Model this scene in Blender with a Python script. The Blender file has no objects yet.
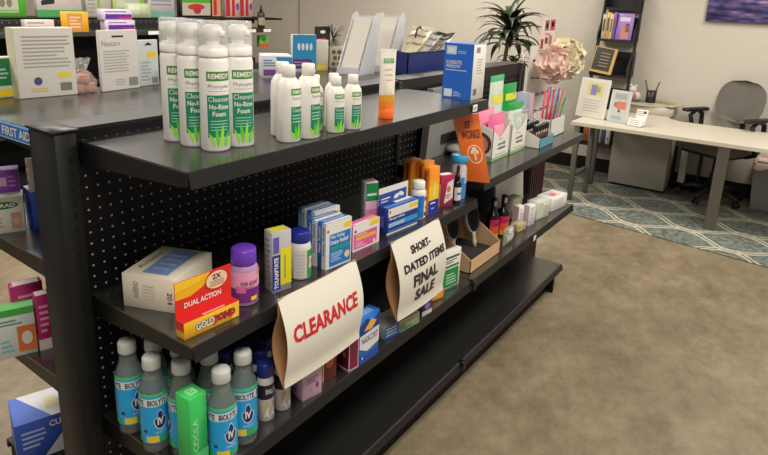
import bpy, bmesh, math, random
from mathutils import Vector, Matrix
random.seed(7)
SC = bpy.context.scene
COL = SC.collection
PI = math.pi

# ------------------------------------------------------------------ camera
cam_d = bpy.data.cameras.new('camera')
cam = bpy.data.objects.new('camera', cam_d)
COL.objects.link(cam)
YAW, PITCH, ROLL, FPX = 0.5957835, -0.2612961, 0.0420659, 607.2535
F = Vector((math.cos(PITCH)*math.cos(YAW), math.cos(PITCH)*math.sin(YAW), math.sin(PITCH)))
R = F.cross(Vector((0, 0, 1))).normalized()
U = R.cross(F)
R, U = math.cos(ROLL)*R + math.sin(ROLL)*U, -math.sin(ROLL)*R + math.cos(ROLL)*U
cam.matrix_world = Matrix(((R.x, U.x, -F.x, -0.65325), (R.y, U.y, -F.y, -0.86116), (R.z, U.z, -F.z, 1.48034), (0, 0, 0, 1)))
cam_d.sensor_width = 36.0
cam_d.lens = FPX/768*36
cam_d.shift_y = -(227.5-163.75)/768
cam_d.clip_start = 0.02
SC.camera = cam

# ------------------------------------------------------------------ world, lights, exposure
w = bpy.data.worlds.new('world'); SC.world = w; w.use_nodes = True
w.node_tree.nodes['Background'].inputs[0].default_value = (1.0, 0.95, 0.88, 1)
w.node_tree.nodes['Background'].inputs[1].default_value = 0.22
SC.view_settings.view_transform = 'Standard'
SC.view_settings.look = 'None'
SC.view_settings.gamma = 1.0
SC.view_settings.exposure = 0.50
def area(x, y, z, sx, sy, power):
    l = bpy.data.lights.new('ceiling_lamp', 'AREA'); l.shape = 'RECTANGLE'; l.size = sx; l.size_y = sy
    l.energy = power; l.color = (1.0, 0.95, 0.87)
    o = bpy.data.objects.new('ceiling_lamp', l); o.location = (x, y, z); COL.objects.link(o)
for lx, ly, p in ((-0.6, -1.2, 26), (1.6, -1.2, 24), (3.7, -1.0, 24), (-0.6, 2.0, 24), (1.6, 2.2, 26), (3.8, 1.9, 26), (1.6, 4.2, 18), (-0.6, 4.6, 18)):
    area(lx, ly, 2.76, 1.2, 0.6, p*1.30)

# ------------------------------------------------------------------ materials
_m = {}
def mat(c, rough=0.5, metal=0.0, spec=0.5, trans=0.0, alpha=1.0, coat=0.0, emit=0.0, noise=0.0):
    key = (tuple(c), rough, metal, spec, trans, alpha, coat, emit, noise)
    if key in _m: return _m[key]
    m = bpy.data.materials.new('material_%d' % len(_m)); m.use_nodes = True
    b = m.node_tree.nodes['Principled BSDF']
    b.inputs['Base Color'].default_value = (*c, 1)
    b.inputs['Roughness'].default_value = rough
    b.inputs['Metallic'].default_value = metal
    b.inputs['Specular IOR Level'].default_value = spec
    b.inputs['Transmission Weight'].default_value = trans
    b.inputs['Alpha'].default_value = alpha
    b.inputs['Coat Weight'].default_value = coat
    if noise:
        nt = m.node_tree; tc = nt.nodes.new('ShaderNodeTexCoord'); n = nt.nodes.new('ShaderNodeTexNoise'); n.inputs['Scale'].default_value = 14
        mx = nt.nodes.new('ShaderNodeMix'); mx.data_type = 'RGBA'
        mx.inputs[6].default_value = (*[x*(1-noise) for x in c], 1); mx.inputs[7].default_value = (*[min(1, x*(1+noise)) for x in c], 1)
        nt.links.new(tc.outputs['Object'], n.inputs['Vector']); nt.links.new(n.outputs['Fac'], mx.inputs[0]); nt.links.new(mx.outputs[2], b.inputs['Base Color'])
    _m[key] = m
    return m
def srgb(h):
    h = h.lstrip('#'); v = [int(h[i:i+2], 16)/255 for i in (0, 2, 4)]
    return tuple(x/12.92 if x <= 0.04045 else ((x+0.055)/1.055)**2.4 for x in v)
def cm(h, rough=0.45, **k): return mat(srgb(h), rough, **k)

def mnode(nt, op, a, b=None, c=None):
    n = nt.nodes.new('ShaderNodeMath'); n.operation = op
    for i, v in enumerate((a, b, c)):
        if v is None: continue
        if isinstance(v, (int, float)): n.inputs[i].default_value = v
        else: nt.links.new(v, n.inputs[i])
    return n.outputs[0]

def dotted(base, dot, rough, ax, pitch, rad, band=None, off=(0, 0), ior=1.5, spec=0.5):
    """painted steel with a grid of punched holes; ax = the two object axes of the grid"""
    m = bpy.data.materials.new('punched_steel'); m.use_nodes = True; nt = m.node_tree
    b = nt.nodes['Principled BSDF']; b.inputs['Specular IOR Level'].default_value = spec; b.inputs['IOR'].default_value = ior
    tc = nt.nodes.new('ShaderNodeTexCoord'); sp = nt.nodes.new('ShaderNodeSeparateXYZ')
    nt.links.new(tc.outputs['Object'], sp.inputs[0])
    d = []
    for k, a in enumerate(ax):
        v = mnode(nt, 'ADD', sp.outputs[a], 100*pitch+off[k])
        v = mnode(nt, 'MODULO', v, pitch); v = mnode(nt, 'SUBTRACT', v, pitch/2); d.append(mnode(nt, 'MULTIPLY', v, v))
    r2 = mnode(nt, 'ADD', d[0], d[1]); f = mnode(nt, 'LESS_THAN', r2, rad*rad)
    if band:
        a, lo, hi = band
        g = mnode(nt, 'MULTIPLY', mnode(nt, 'GREATER_THAN', sp.outputs[a], lo), mnode(nt, 'LESS_THAN', sp.outputs[a], hi))
        f = mnode(nt, 'MULTIPLY', f, g)
    mx = nt.nodes.new('ShaderNodeMix'); mx.data_type = 'RGBA'
    mx.inputs[6].default_value = (*base, 1); mx.inputs[7].default_value = (*dot, 1)
    nt.links.new(f, mx.inputs[0]); nt.links.new(mx.outputs[2], b.inputs['Base Color'])
    b.inputs['Roughness'].default_value = rough
    return m

# ------------------------------------------------------------------ mesh builder
_glyph = {}
def glyphs(s, bold=0.0, slant=0.0):
    key = (s, bold, slant)
    if key not in _glyph:
        c = bpy.data.curves.new('t', 'FONT'); c.body = s; c.size = 1.0; c.offset = bold; c.resolution_u = 2; c.fill_mode = 'BOTH'; c.shear = slant
        o = bpy.data.objects.new('t', c); COL.objects.link(o)
        dg = bpy.context.evaluated_depsgraph_get()
        me = bpy.data.meshes.new_from_object(o.evaluated_get(dg))
        vs = [v.co.copy() for v in me.vertices]; fs = [tuple(p.vertices) for p in me.polygons]
        bpy.data.objects.remove(o); bpy.data.curves.remove(c); bpy.data.meshes.remove(me)
        x0 = min(v.x for v in vs); x1 = max(v.x for v in vs); y0 = min(v.y for v in vs); y1 = max(v.y for v in vs)
        _glyph[key] = ([((v.x-x0)/(x1-x0), (v.y-y0)/(y1-y0)) for v in vs], fs)
    return _glyph[key]

class MB:
    def __init__(s): s.v = []; s.f = []; s.mi = []; s.sm = []; s.mats = []
    def m(s, material):
        if material not in s.mats: s.mats.append(material)
        return s.mats.index(material)
    def add(s, vs, fs, material, smooth=False):
        k = len(s.v); s.v += [tuple(v) for v in vs]; i = s.m(material)
        for f in fs: s.f.append(tuple(k+j for j in f)); s.mi.append(i); s.sm.append(smooth)
    def box(s, a, b, material, M=None):
        x0, y0, z0 = a; x1, y1, z1 = b
        vs = [Vector(p) for p in ((x0,y0,z0),(x1,y0,z0),(x1,y1,z0),(x0,y1,z0),(x0,y0,z1),(x1,y0,z1),(x1,y1,z1),(x0,y1,z1))]
        if M is not None: vs = [M @ v for v in vs]
        s.add(vs, [(0,3,2,1),(4,5,6,7),(0,1,5,4),(1,2,6,5),(2,3,7,6),(3,0,4,7)], material)
    def rbox(s, a, b, r, material, M=None, seg=2):
        """box with bevelled edges"""
        bm = bmesh.new(); bmesh.ops.create_cube(bm, size=1)
        c = [(a[i]+b[i])/2 for i in range(3)]; d = [b[i]-a[i] for i in range(3)]
        for v in bm.verts: v.co = Vector([c[i]+v.co[i]*d[i] for i in range(3)])
        bmesh.ops.bevel(bm, geom=list(bm.edges), offset=r, segments=seg, profile=0.5, affect='EDGES')
        if M is not None: bm.transform(M)
        bm.verts.index_update()
        s.add([v.co for v in bm.verts], [tuple(v.index for v in f.verts) for f in bm.faces], material, True); bm.free()
    def prism(s, pts, p0, p1, material, smooth=False):
        """pts: list of 3D offsets of the outline, extruded from p0 to p1"""
        n = len(pts); A = [Vector(p0)+Vector(p) for p in pts]; B = [Vector(p1)+Vector(p) for p in pts]
        s.add(A+B, [tuple(range(n))[::-1], tuple(range(n, 2*n))]+[(i, (i+1) % n, n+(i+1) % n, n+i) for i in range(n)], material, smooth)
    def lathe(s, prof, material, c=(0, 0), seg=28, sx=1.0, sy=1.0, cap=True, M=None):
        vs = []; fs = []
        for r, z in prof:
            for k in range(seg):
                a = 2*PI*k/seg; p = Vector((c[0]+r*sx*math.cos(a), c[1]+r*sy*math.sin(a), z)); vs.append(M @ p if M is not None else p)
        for i in range(len(prof)-1):
            for k in range(seg):
                fs.append((i*seg+k, i*seg+(k+1) % seg, (i+1)*seg+(k+1) % seg, (i+1)*seg+k))
        if cap: fs.append(tuple(range(seg))[::-1]); fs.append(tuple((len(prof)-1)*seg+k for k in range(seg)))
        s.add(vs, fs, material, True)
    def arcband(s, r, z0, z1, a0, a1, material, c=(0, 0), sx=1, sy=1, n=18):
        vs = []
        for i in range(n+1):
            a = a0+(a1-a0)*i/n
            for z in (z0, z1): vs.append((c[0]+r*sx*math.cos(a), c[1]+r*sy*math.sin(a), z))
        s.add(vs, [(2*i, 2*i+2, 2*i+3, 2*i+1) for i in range(n)], material, True)
    def arctext(s, t, r, z0, z1, a0, a1, material, c=(0, 0), sx=1, sy=1, bold=0.0, slant=0):
        g, fs = glyphs(t, bold, slant); vs = []
        for u, v in g:
            a = a0+(a1-a0)*u; vs.append((c[0]+r*sx*math.cos(a), c[1]+r*sy*math.sin(a), z0+(z1-z0)*v))
        s.add(vs, fs, material)
    def tube(s, pts, r, material, seg=8, cap=True, rr=None):
        pts = [Vector(p) for p in pts]; vs = []; fs = []; n = len(pts); up = Vector((0, 0, 1)); prev = None
        for i, p in enumerate(pts):
            t = (pts[min(i+1, n-1)]-pts[max(i-1, 0)]).normalized()
            if prev is None: x = t.cross(up if abs(t.z) < 0.95 else Vector((1, 0, 0))).normalized()
            else: x = (prev-t*prev.dot(t)).normalized()
            prev = x; y = t.cross(x); q = rr[i] if rr else r
            for k in range(seg):
                a = 2*PI*k/seg; vs.append(p+q*(math.cos(a)*x+math.sin(a)*y))
        for i in range(n-1):
            for k in range(seg): fs.append((i*seg+k, i*seg+(k+1) % seg, (i+1)*seg+(k+1) % seg, (i+1)*seg+k))
        if cap: fs.append(tuple(range(seg))[::-1]); fs.append(tuple((n-1)*seg+k for k in range(seg)))
        s.add(vs, fs, material, True)
    def map(s, fn, nu, nv, material, rect=(0, 0, 1, 1), smooth=True):
        vs = []; u0, v0, u1, v1 = rect
        for j in range(nv+1):
            for i in range(nu+1): vs.append(fn(u0+(u1-u0)*i/nu, v0+(v1-v0)*j/nv))
        s.add(vs, [(j*(nu+1)+i, j*(nu+1)+i+1, (j+1)*(nu+1)+i+1, (j+1)*(nu+1)+i) for j in range(nv) for i in range(nu)], material, smooth)
    def maptext(s, t, fn, rect, material, bold=0.0, rot=0, slant=0):
        g, fs = glyphs(t, bold, slant); u0, v0, u1, v1 = rect; vs = []
        for u, v in g:
            if rot == 90: u, v = 1-v, u
            elif rot == -90: u, v = v, 1-u
            vs.append(fn(u0+(u1-u0)*u, v0+(v1-v0)*v))
        s.add(vs, fs, material)
    def build(s, name, parent=None, loc=(0, 0, 0), rz=0.0, label=None, cat=None, group=None, kind=None):
        me = bpy.data.meshes.new(name); me.from_pydata(s.v, [], s.f)
        for m_ in s.mats: me.materials.append(m_)
        me.polygons.foreach_set('material_index', s.mi); me.polygons.foreach_set('use_smooth', s.sm); me.update()
        o = bpy.data.objects.new(name, me); COL.objects.link(o); o.location = loc; o.rotation_euler = (0, 0, rz)
        if parent is not None: o.parent = parent
        tag(o, label, cat, group, kind); return o

def tag(o, label=None, cat=None, group=None, kind=None):
    if label: o['label'] = label
    if cat: o['category'] = cat
    if group: o['group'] = group
    if kind: o['kind'] = kind
    return o
def thing(name, loc, label, cat, group=None, rz=0.0):
    o = bpy.data.objects.new(name, None); COL.objects.link(o); o.location = loc; o.rotation_euler = (0, 0, rz); o.empty_display_size = 0.05
    return tag(o, label, cat, group)
def copy_tree(o, parent=None):
    c = o.copy(); COL.objects.link(c)
    if parent is not None: c.parent = parent
    for ch in list(o.children): copy_tree(ch, c)
    return c
def face_fn(w, d, h, face, off=0.0004):
    if face == 'front': return lambda u, v: (u*w, -off, v*h)
    if face == 'left': return lambda u, v: (-off, d*(1-u), v*h)
    if face == 'right': return lambda u, v: (w+off, d*u, v*h)
    return lambda u, v: (u*w, v*d, h+off)
def carton(name, A, B, z, h, d, base, deco, label, cat='box', group=None, tilt=0, bev=0.0006):
    """folding carton standing with its front lower edge from A to B; deco = list of printed fields"""
    w = math.hypot(B[0]-A[0], B[1]-A[1]); rz = math.atan2(B[1]-A[1], B[0]-A[0])
    mb = MB(); mb.rbox((0, 0, 0), (w, d, h), min(bev, d/4), base, seg=1)
    decorate(mb, w, d, h, deco)
    return mb.build(name, None, (A[0], A[1], z), rz, label, cat, group)
def decorate(mb, w, d, h, deco):
    lay = {}
    for it in deco:
        face = it[0]; k = lay.get(face, 0)+1; lay[face] = k
        fn = face_fn(w, d, h, face, 0.0003+0.00012*k)
        if it[1] == 'r': mb.map(fn, 1, 1, it[3], it[2], False)
        elif it[1] == 'p': mb.add([fn(u, v) for u, v in it[2]], [tuple(range(len(it[2])))], it[3])
        elif it[1] == 'o':
            (cx, cy, rx, ry) = it[2]; mb.add([fn(cx+rx*math.cos(2*PI*i/20), cy+ry*math.sin(2*PI*i/20)) for i in range(20)], [tuple(range(20))], it[3])
        elif it[1] == 't':
            mb.maptext(it[4], fn, it[2], it[3], it[5] if len(it) > 5 else 0.0, it[6] if len(it) > 6 else 0)
        elif it[1] == 'l':
            u0, v0, u1, v1 = it[2]; n = it[4]
            for i in range(n):
                vv = v1-(v1-v0)*(i+0.5)/n; e = u1-(u1-u0)*random.choice((0, 0.05, 0.12, 0.3)); t = (v1-v0)/n*0.22
                mb.map(fn, 1, 1, it[3], (u0, vv-t, e, vv+t), False)

# frequently used materials
BLACK = mat((0.006, 0.006, 0.0065), 0.36, spec=0.35)
BLACKM = mat((0.006, 0.006, 0.006), 0.6, spec=0.25)
CHAR = mat((0.011, 0.0105, 0.010), 0.40, spec=0.4)
WHITE = cm('e8e4dc'); PAPER = cm('e6e0d2', 0.7); CREAM = cm('e6dcc8')
INK = cm('2a2a2c'); GREYINK = cm('8a8680'); LGREY = cm('b8b4ac')
BLUE = cm('1f5fc0'); NAVY = cm('1b2f78'); SKY = cm('2aa5dc'); RED = cm('c81e24'); GREEN = cm('1c8a4c'); LIME = cm('5cc83a')
YEL = cm('ecd21e'); GOLD = cm('efa818'); ORANGE = cm('e5661c'); PURPLE = cm('6a35a8'); PINK = cm('e46aa8'); LPINK = cm('efb8cc'); MAROON = cm('8a1c40'); TEALG = cm('12805e')
PALEW = cm('efece6'); CARD = cm('b98a5c', 0.8); CARDL = cm('cfab82', 0.8)
CLEAR = mat((0.95, 0.96, 0.95), 0.12, trans=0.9, alpha=0.45)

# ------------------------------------------------------------------ the room
def floor_material():
    m = bpy.data.materials.new('mottled_vinyl'); m.use_nodes = True; nt = m.node_tree; b = nt.nodes['Principled BSDF']
    tc = nt.nodes.new('ShaderNodeTexCoord')
    mp = nt.nodes.new('ShaderNodeMapping'); mp.inputs['Scale'].default_value = (1.0, 1.35, 1); mp.inputs['Rotation'].default_value = (0, 0, -0.6)
    nt.links.new(tc.outputs['Object'], mp.inputs[0])
    def noise(sc, det, rough=0.6):
        n = nt.nodes.new('ShaderNodeTexNoise'); n.inputs['Scale'].default_value = sc; n.inputs['Detail'].default_value = det; n.inputs['Roughness'].default_value = rough
        nt.links.new(mp.outputs[0], n.inputs['Vector']); return n.outputs['Fac']
    v = mnode(nt, 'ADD', mnode(nt, 'MULTIPLY', noise(3.0, 7, 0.7), 0.6), mnode(nt, 'MULTIPLY', noise(11, 6, 0.75), 0.4))
    r = nt.nodes.new('ShaderNodeValToRGB'); e = r.color_ramp.elements
    e[0].position = 0.36; e[0].color = (*srgb('6c5f4d'), 1); e[1].position = 0.64; e[1].color = (*srgb('9a8c75'), 1)
    x = e.new(0.5); x.color = (*srgb('85775f'), 1)
    nt.links.new(v, r.inputs[0]); nt.links.new(r.outputs[0], b.inputs['Base Color'])
    b.inputs['Roughness'].default_value = 0.42; b.inputs['Specular IOR Level'].default_value = 0.35
    return m
def wall_material(c, s=0.03):
    return mat(c, 0.75, spec=0.2, noise=s)
WALL = wall_material(srgb('cdc5b8'))
mb = MB(); mb.box((-3, -3, -0.1), (5.3, 7, 0), floor_material()); mb.build('floor', kind='structure')
mb = MB(); mb.box((5.12, -3, 0), (5.3, 7, 2.8), WALL); mb.build('wall_back', kind='structure')
mb = MB(); mb.box((5.113, 4.40, 0), (5.12, 4.43, 2.8), cm('a89e8e')); mb.build('trim_1', kind='structure')
mb = MB(); mb.box((-3, 6.8, 0), (5.12, 7, 2.8), WALL); mb.build('wall_left', kind='structure')
mb = MB(); mb.box((-3, -3, 2.8), (5.3, 7, 2.9), cm('e8e2d6', 0.8)); mb.build('ceiling', kind='structure')
mb = MB(); mb.box((5.10, -3, 0), (5.12, 6.8, 0.125), BLACKM); mb.build('baseboard_back', kind='structure')

# rug --------------------------------------------------------------
def rug_material():
    m = bpy.data.materials.new('lattice_rug'); m.use_nodes = True; nt = m.node_tree; b = nt.nodes['Principled BSDF']
    tc = nt.nodes.new('ShaderNodeTexCoord'); sp = nt.nodes.new('ShaderNodeSeparateXYZ'); nt.links.new(tc.outputs['Object'], sp.inputs[0])
    nz = nt.nodes.new('ShaderNodeTexNoise'); nz.inputs['Scale'].default_value = 7; nt.links.new(tc.outputs['Object'], nz.inputs['Vector'])
    wob = mnode(nt, 'MULTIPLY', mnode(nt, 'SUBTRACT', nz.outputs['Fac'], 0.5), 0.10)
    cs = mnode(nt, 'COSINE', mnode(nt, 'MULTIPLY', sp.outputs[1], 2*PI/0.66))
    lines = None
    for sgn in (1, -1):
        for dx in (-0.055, 0.055):
            t = mnode(nt, 'ADD', mnode(nt, 'MULTIPLY', sp.outputs[0], 1/0.40), mnode(nt, 'MULTIPLY', cs, 0.26*sgn))
            t = mnode(nt, 'ADD', mnode(nt, 'ADD', t, wob), 50+dx+(0.5 if sgn < 0 else 0))
            t = mnode(nt, 'ABSOLUTE', mnode(nt, 'SUBTRACT', mnode(nt, 'FRACT', t), 0.5))
            l = mnode(nt, 'LESS_THAN', t, 0.028)
            lines = l if lines is None else mnode(nt, 'MAXIMUM', lines, l)
    n2 = nt.nodes.new('ShaderNodeTexNoise'); n2.inputs['Scale'].default_value = 30; n2.inputs['Detail'].default_value = 4; nt.links.new(tc.outputs['Object'], n2.inputs['Vector'])
    r = nt.nodes.new('ShaderNodeValToRGB'); e = r.color_ramp.elements
    e[0].position = 0.35; e[0].color = (*srgb('4d5650'), 1); e[1].position = 0.65; e[1].color = (*srgb('7c837a'), 1)
    nt.links.new(n2.outputs['Fac'], r.inputs[0])
    mx = nt.nodes.new('ShaderNodeMix'); mx.data_type = 'RGBA'; mx.inputs[7].default_value = (*srgb('b8b09b'), 1)
    nt.links.new(lines, mx.inputs[0]); nt.links.new(r.outputs[0], mx.inputs[6]); nt.links.new(mx.outputs[2], b.inputs['Base Color'])
    b.inputs['Roughness'].default_value = 0.95
    return m
mb = MB(); mb.rbox((0, -2.1, 0), (1.24, 1.15, 0.008), 0.003, rug_material(), seg=1)
mb.build('area_rug', None, (3.655, 0, 0.0005), -0.135, 'teal grey rug with cream lattice lines under the desk', 'rug')

# ------------------------------------------------------------------ gondola shelving
X1, X2 = 1.219, 2.363
YP = 0.355           # front face of the back panels
PEG = dotted((0.004, 0.004, 0.0045), (0.34, 0.33, 0.31), 0.5, (0, 2), 0.0258, 0.0025, spec=0.25)  # pale dot colour paints in the light showing through the peg holes
def punched_top(lo, hi):
    return dotted((0.018, 0.0175, 0.0165), (0.004, 0.004, 0.004), 0.24, (0, 1), 0.024, 0.0028, band=(1, lo, hi), spec=0.85, ior=1.9)
def shelf(parent, x0, x1, y0, z, lipz=0.030, name='shelf', y1=YP, sgn=1, topm=None):
    """steel shelf: deck, tapering side brackets, sloped price channel along the front"""
    mb = MB(); g = 0.002; t = 0.004
    tm = topm or punched_top(min(y0, y1)+0.02 if sgn > 0 else -9, min(y0, y1)+0.075 if sgn > 0 else 9)
    a, b = (y0, y1) if sgn > 0 else (y1, y0)
    mb.box((x0+g, a, z-t), (x1-g, b, z), tm)
    for xa, xb in ((x0+g, x0+g+0.003), (x1-g-0.003, x1-g)):
        pts = [(0, y0, -t), (0, y1, -t), (0, y1, -0.052), (0, y0, -lipz)]
        mb.prism(pts, (xa, 0, z), (xb, 0, z), BLACK)
    s = -1 if sgn > 0 else 1
    pts = [(0, y0, 0.0), (0, y0+s*0.003, -0.001), (0, y0+s*0.010, -lipz), (0, y0+s*0.007, -lipz-0.002), (0, y0, -0.006)]
    mb.prism(pts, (x0+g, 0, z), (x1-g, 0, z), CHAR)
    mb.box((x0+g, min(y0, y0-s*0.012), z-lipz), (x1-g, max(y0, y0-s*0.012), z-lipz+0.002), BLACK)
    return mb.build(name, parent)
def gondola(loc, label, front_top=True):
    t = thing('gondola_shelving', loc, label, 'store shelving')
    return t
G = gondola((0, 0, 0), 'long black steel gondola shelving with pegboard back in the foreground')
# uprights
UPM = mat((0.009, 0.0088, 0.008), 0.5, spec=0.3)
for x0, x1 in ((-0.052, -0.004), (X1-0.012, X1+0.012), (X2, X2+0.045)):
    mb = MB()
    mb.rbox((x0, YP-0.012, 0.0), (x1, 0.445, 1.197), 0.003, UPM if x0 < 0 else BLACK, seg=1)
    if x0 < 0:
        for k in range(36): # slots of the upright
            z = 0.08+k*0.03
            mb.map(lambda u, v: (x0+0.026+0.008*u, YP-0.0125, z+0.014*v), 1, 1, BLACKM, smooth=False)
    mb.build('upright', G)
mb = MB(); mb.rbox((-0.056, YP-0.016, 1.197), (-0.0, 0.449, 1.203), 0.0015, CHAR, seg=1); mb.build('upright_cap', G)
for x0, x1 in ((-0.004, X1-0.012), (X1+0.012, X2)):
    mb = MB(); mb.box((x0, YP, 0.17), (x1, YP+0.006, 1.155), PEG); mb.build('pegboard_panel', G)
    mb = MB(); mb.box((x0, 0.439, 0.17), (x1, 0.445, 1.155), PEG); mb.build('pegboard_panel', G)
    mb = MB(); mb.box((x0, YP-0.003, 1.155), (x1, YP+0.003, 1.197), PEG if x1 < X2 else CHAR)
    mb.box((x0, YP-0.004, 1.195), (x1, 0.449, 1.203), CHAR); mb.box((x0, 0.44, 1.155), (x1, 0.447, 1.197), CHAR)
    mb.build('top_rail', G)
# front shelves
shelf(G, 0, X1, 0.0, 1.1755, lipz=0.031)
shelf(G, 0, X1, 0.009, 0.8237, lipz=0.030)
shelf(G, 0, X1, 0.0, 0.5104, lipz=0.030)
shelf(G, X1, X2, -0.010, 0.8848, lipz=0.028)
shelf(G, X1, X2, 0.0, 0.5104, lipz=0.030)
# back-side shelves
for x0, x1 in ((0, X1), (X1, X2)):
    shelf(G, x0-(0.03 if x0 == 0 else 0), x1, 0.94, 1.1855, y1=0.448, sgn=-1)
    shelf(G, x0, x1, 0.90, 0.85, y1=0.448, sgn=-1)
    shelf(G, x0, x1, 0.90, 0.53, y1=0.448, sgn=-1)
# base decks with kick plates
for x0, x1 in ((0, X1), (X1, X2)):
    for y0, y1, s in ((0.019, YP, 1), (0.90, 0.448, -1)):
        mb = MB(); a, b = min(y0, y1), max(y0, y1)
        mb.box((x0+0.001, a, 0.163), (x1-0.001, b, 0.1708), punched_top(0.04, 0.09) if s > 0 else BLACK)
        mb.prism([(0, y0, 0), (0, y0-s*0.006, -0.002), (0, y0-s*0.012, -0.028), (0, y0, -0.03)], (x0+0.001, 0, 0.1708), (x1-0.001, 0, 0.1708), CHAR)
        mb.build('base_deck', G)
        mb = MB(); yk = y0+s*0.06
        mb.box((x0, min(yk, yk+0.004), 0.0), (x1, max(yk, yk+0.004), 0.163), BLACKM); mb.build('kick_plate', G)
for x in (0.0, X2-0.02):
    mb = MB(); mb.box((x, 0.045, 0), (x+0.02, 0.88, 0.163), BLACKM); mb.build('base_foot', G)
for x, z, y in ((X1, 0.1708, 0.004), (X1, 0.5104, -0.012)):
    mb = MB(); mb.rbox((x-0.012, y-0.004, z-0.036), (x+0.012, y+0.02, z+0.003), 0.002, BLACK, seg=1); mb.build('joint_clip', G)
# FIRST AID strip on the end of the back shelf
mb = MB(); mb.box((-0.036, 0.452, 1.150), (-0.0325, 0.93, 1.186), cm('2f78c4'))
fnF = lambda u, v: (-0.0368, 0.93-(0.93-0.452)*u, 1.150+0.036*v)
mb.map(fnF, 1, 1, cm('9cc4e8'), (0, 0.02, 1, 0.09), False); mb.map(fnF, 1, 1, cm('9cc4e8'), (0, 0.91, 1, 0.98), False)
mb.maptext('FIRST AID', lambda u, v: (-0.0372, 0.93-(0.93-0.452)*u, 1.150+0.036*v), (0.70, 0.22, 0.96, 0.80), WHITE, 0.02)
mb.build('shelf_sign_strip', None, label='blue FIRST AID strip on the end of the rear top shelf', cat='sign')
# price tags
def price_tag(x, y, z, label):
    mb = MB(); mb.box((0, 0, 0), (0.030, 0.001, 0.022), PALEW); mb.map(lambda u, v: (0.004+0.02*u, -0.0005, 0.005+0.01*v), 1, 1, LGREY, smooth=False)
    mb.build('price_tag', None, (x, y, z), 0, label, 'price tag')
price_tag(1.092, -0.0125, 1.150, 'white price tag on the top shelf edge below the tall blue box')
price_tag(1.795, -0.0125, 0.486, 'white price tag on the lower shelf edge beneath the small cartons')

# ------------------------------------------------------------------ bottles of the top shelf
ZT = 1.1755
def foam_bottle(x, y, label):
    t = thing('foam_bottle', (x, y, ZT), label, 'bottle', 'tall pump foam bottles on the top shelf'); return t
PLW = cm('ebe7e0', 0.35); OVER = mat((0.97, 0.97, 0.96), 0.12, trans=0.2, alpha=0.22)
def make_foam(t):
    mb = MB(); r = 0.0290
    mb.lathe([(r-0.003, 0), (r, 0.004), (r, 0.176), (r-0.002, 0.184), (r-0.006, 0.190)], PLW)
    A0, A1 = -2.78, -1.05
    mb.arcband(r+0.0004, 0.142, 0.160, A0, A1, cm('3d8a2e')); mb.arctext('REMEDY', r+0.0008, 0.146, 0.156, A0+0.12, A1-0.12, WHITE, bold=0.03)
    mb.arctext('Phytoplex', r+0.0006, 0.126, 0.135, A0+0.1, A1-0.1, GREYINK)
    mb.arcband(r+0.0005, 0.1215, 0.1225, A0+0.1, A1-0.1, LGREY)
    mb.arcband(r+0.0004, 0.030, 0.114, A0, A1, TEALG); mb.arctext('Cleanser', r+0.0008, 0.101, 0.111, A0+0.1, A1-0.1, WHITE)
    mb.arctext('No-Rinse', r+0.0008, 0.086, 0.096, A0+0.15, A1-0.2, WHITE, bold=0.02); mb.arctext('Foam', r+0.0008, 0.072, 0.082, A0+0.35, A1-0.45, WHITE, bold=0.02)
    for k in range(4): mb.arcband(r+0.0007, 0.062-k*0.006, 0.0635-k*0.006, A0+0.2, A1-0.3-0.1*(k % 2), cm('a8d8c0'))
    for k, (a, ln, ac) in enumerate(((-2.35, 0.030, -0.20), (-2.1, 0.042, -0.08), (-1.85, 0.046, 0.05), (-1.6, 0.034, 0.20), (-1.4, 0.022, 0.3))): # leaves
        vs = []
        for i in range(7):
            q = i/6; wd = 0.12*math.sin(PI*min(1, q*0.9+0.1)); c = a+ac*q*q*2
            vs += [((r+0.0010)*math.cos(c-wd), (r+0.001)*math.sin(c-wd), 0.010+ln*q), ((r+0.001)*math.cos(c+wd), (r+0.001)*math.sin(c+wd), 0.010+ln*q)]
        mb.add(vs, [(2*i, 2*i+1, 2*i+3, 2*i+2) for i in range(6)], LIME if k % 2 else cm('9ad82c'))
    mb.build('bottle_body', t)
    mb = MB(); mb.lathe([(0.0275, 0.186), (0.028, 0.19), (0.028, 0.204), (0.022, 0.208), (0.0125, 0.210), (0.0125, 0.222), (0.019, 0.224), (0.0195, 0.243), (0.012, 0.248)], PLW)
    mb.rbox((-0.006, -0.030, 0.226), (0.006, 0.0, 0.238), 0.003, PLW)
    mb.build('pump_head', t)
    mb = MB(); mb.lathe([(0.0285, 0.204), (0.0282, 0.252), (0.0268, 0.2555), (0.0255, 0.2545), (0.027, 0.251), (0.0272, 0.204)], OVER, cap=False); mb.lathe([(0.0266, 0.2540), (0.0266, 0.2555)], OVER)
    mb.build('overcap', t)
p = foam_bottle(0.149, 0.098, 'white foam bottle with green label, front of the four and most fully seen'); make_foam(p)
for x, y, l in ((0.208, 0.092, 'white foam bottle with green label, rightmost of the four, beside the lotion bottles'),
                (0.146, 0.160, 'white foam bottle half hidden behind the front foam bottle'),
                (0.150, 0.221, 'white foam bottle at the far left of the four foam bottles')):
    c = copy_tree(p); c.location = (x, y, ZT); c['label'] = l
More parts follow.
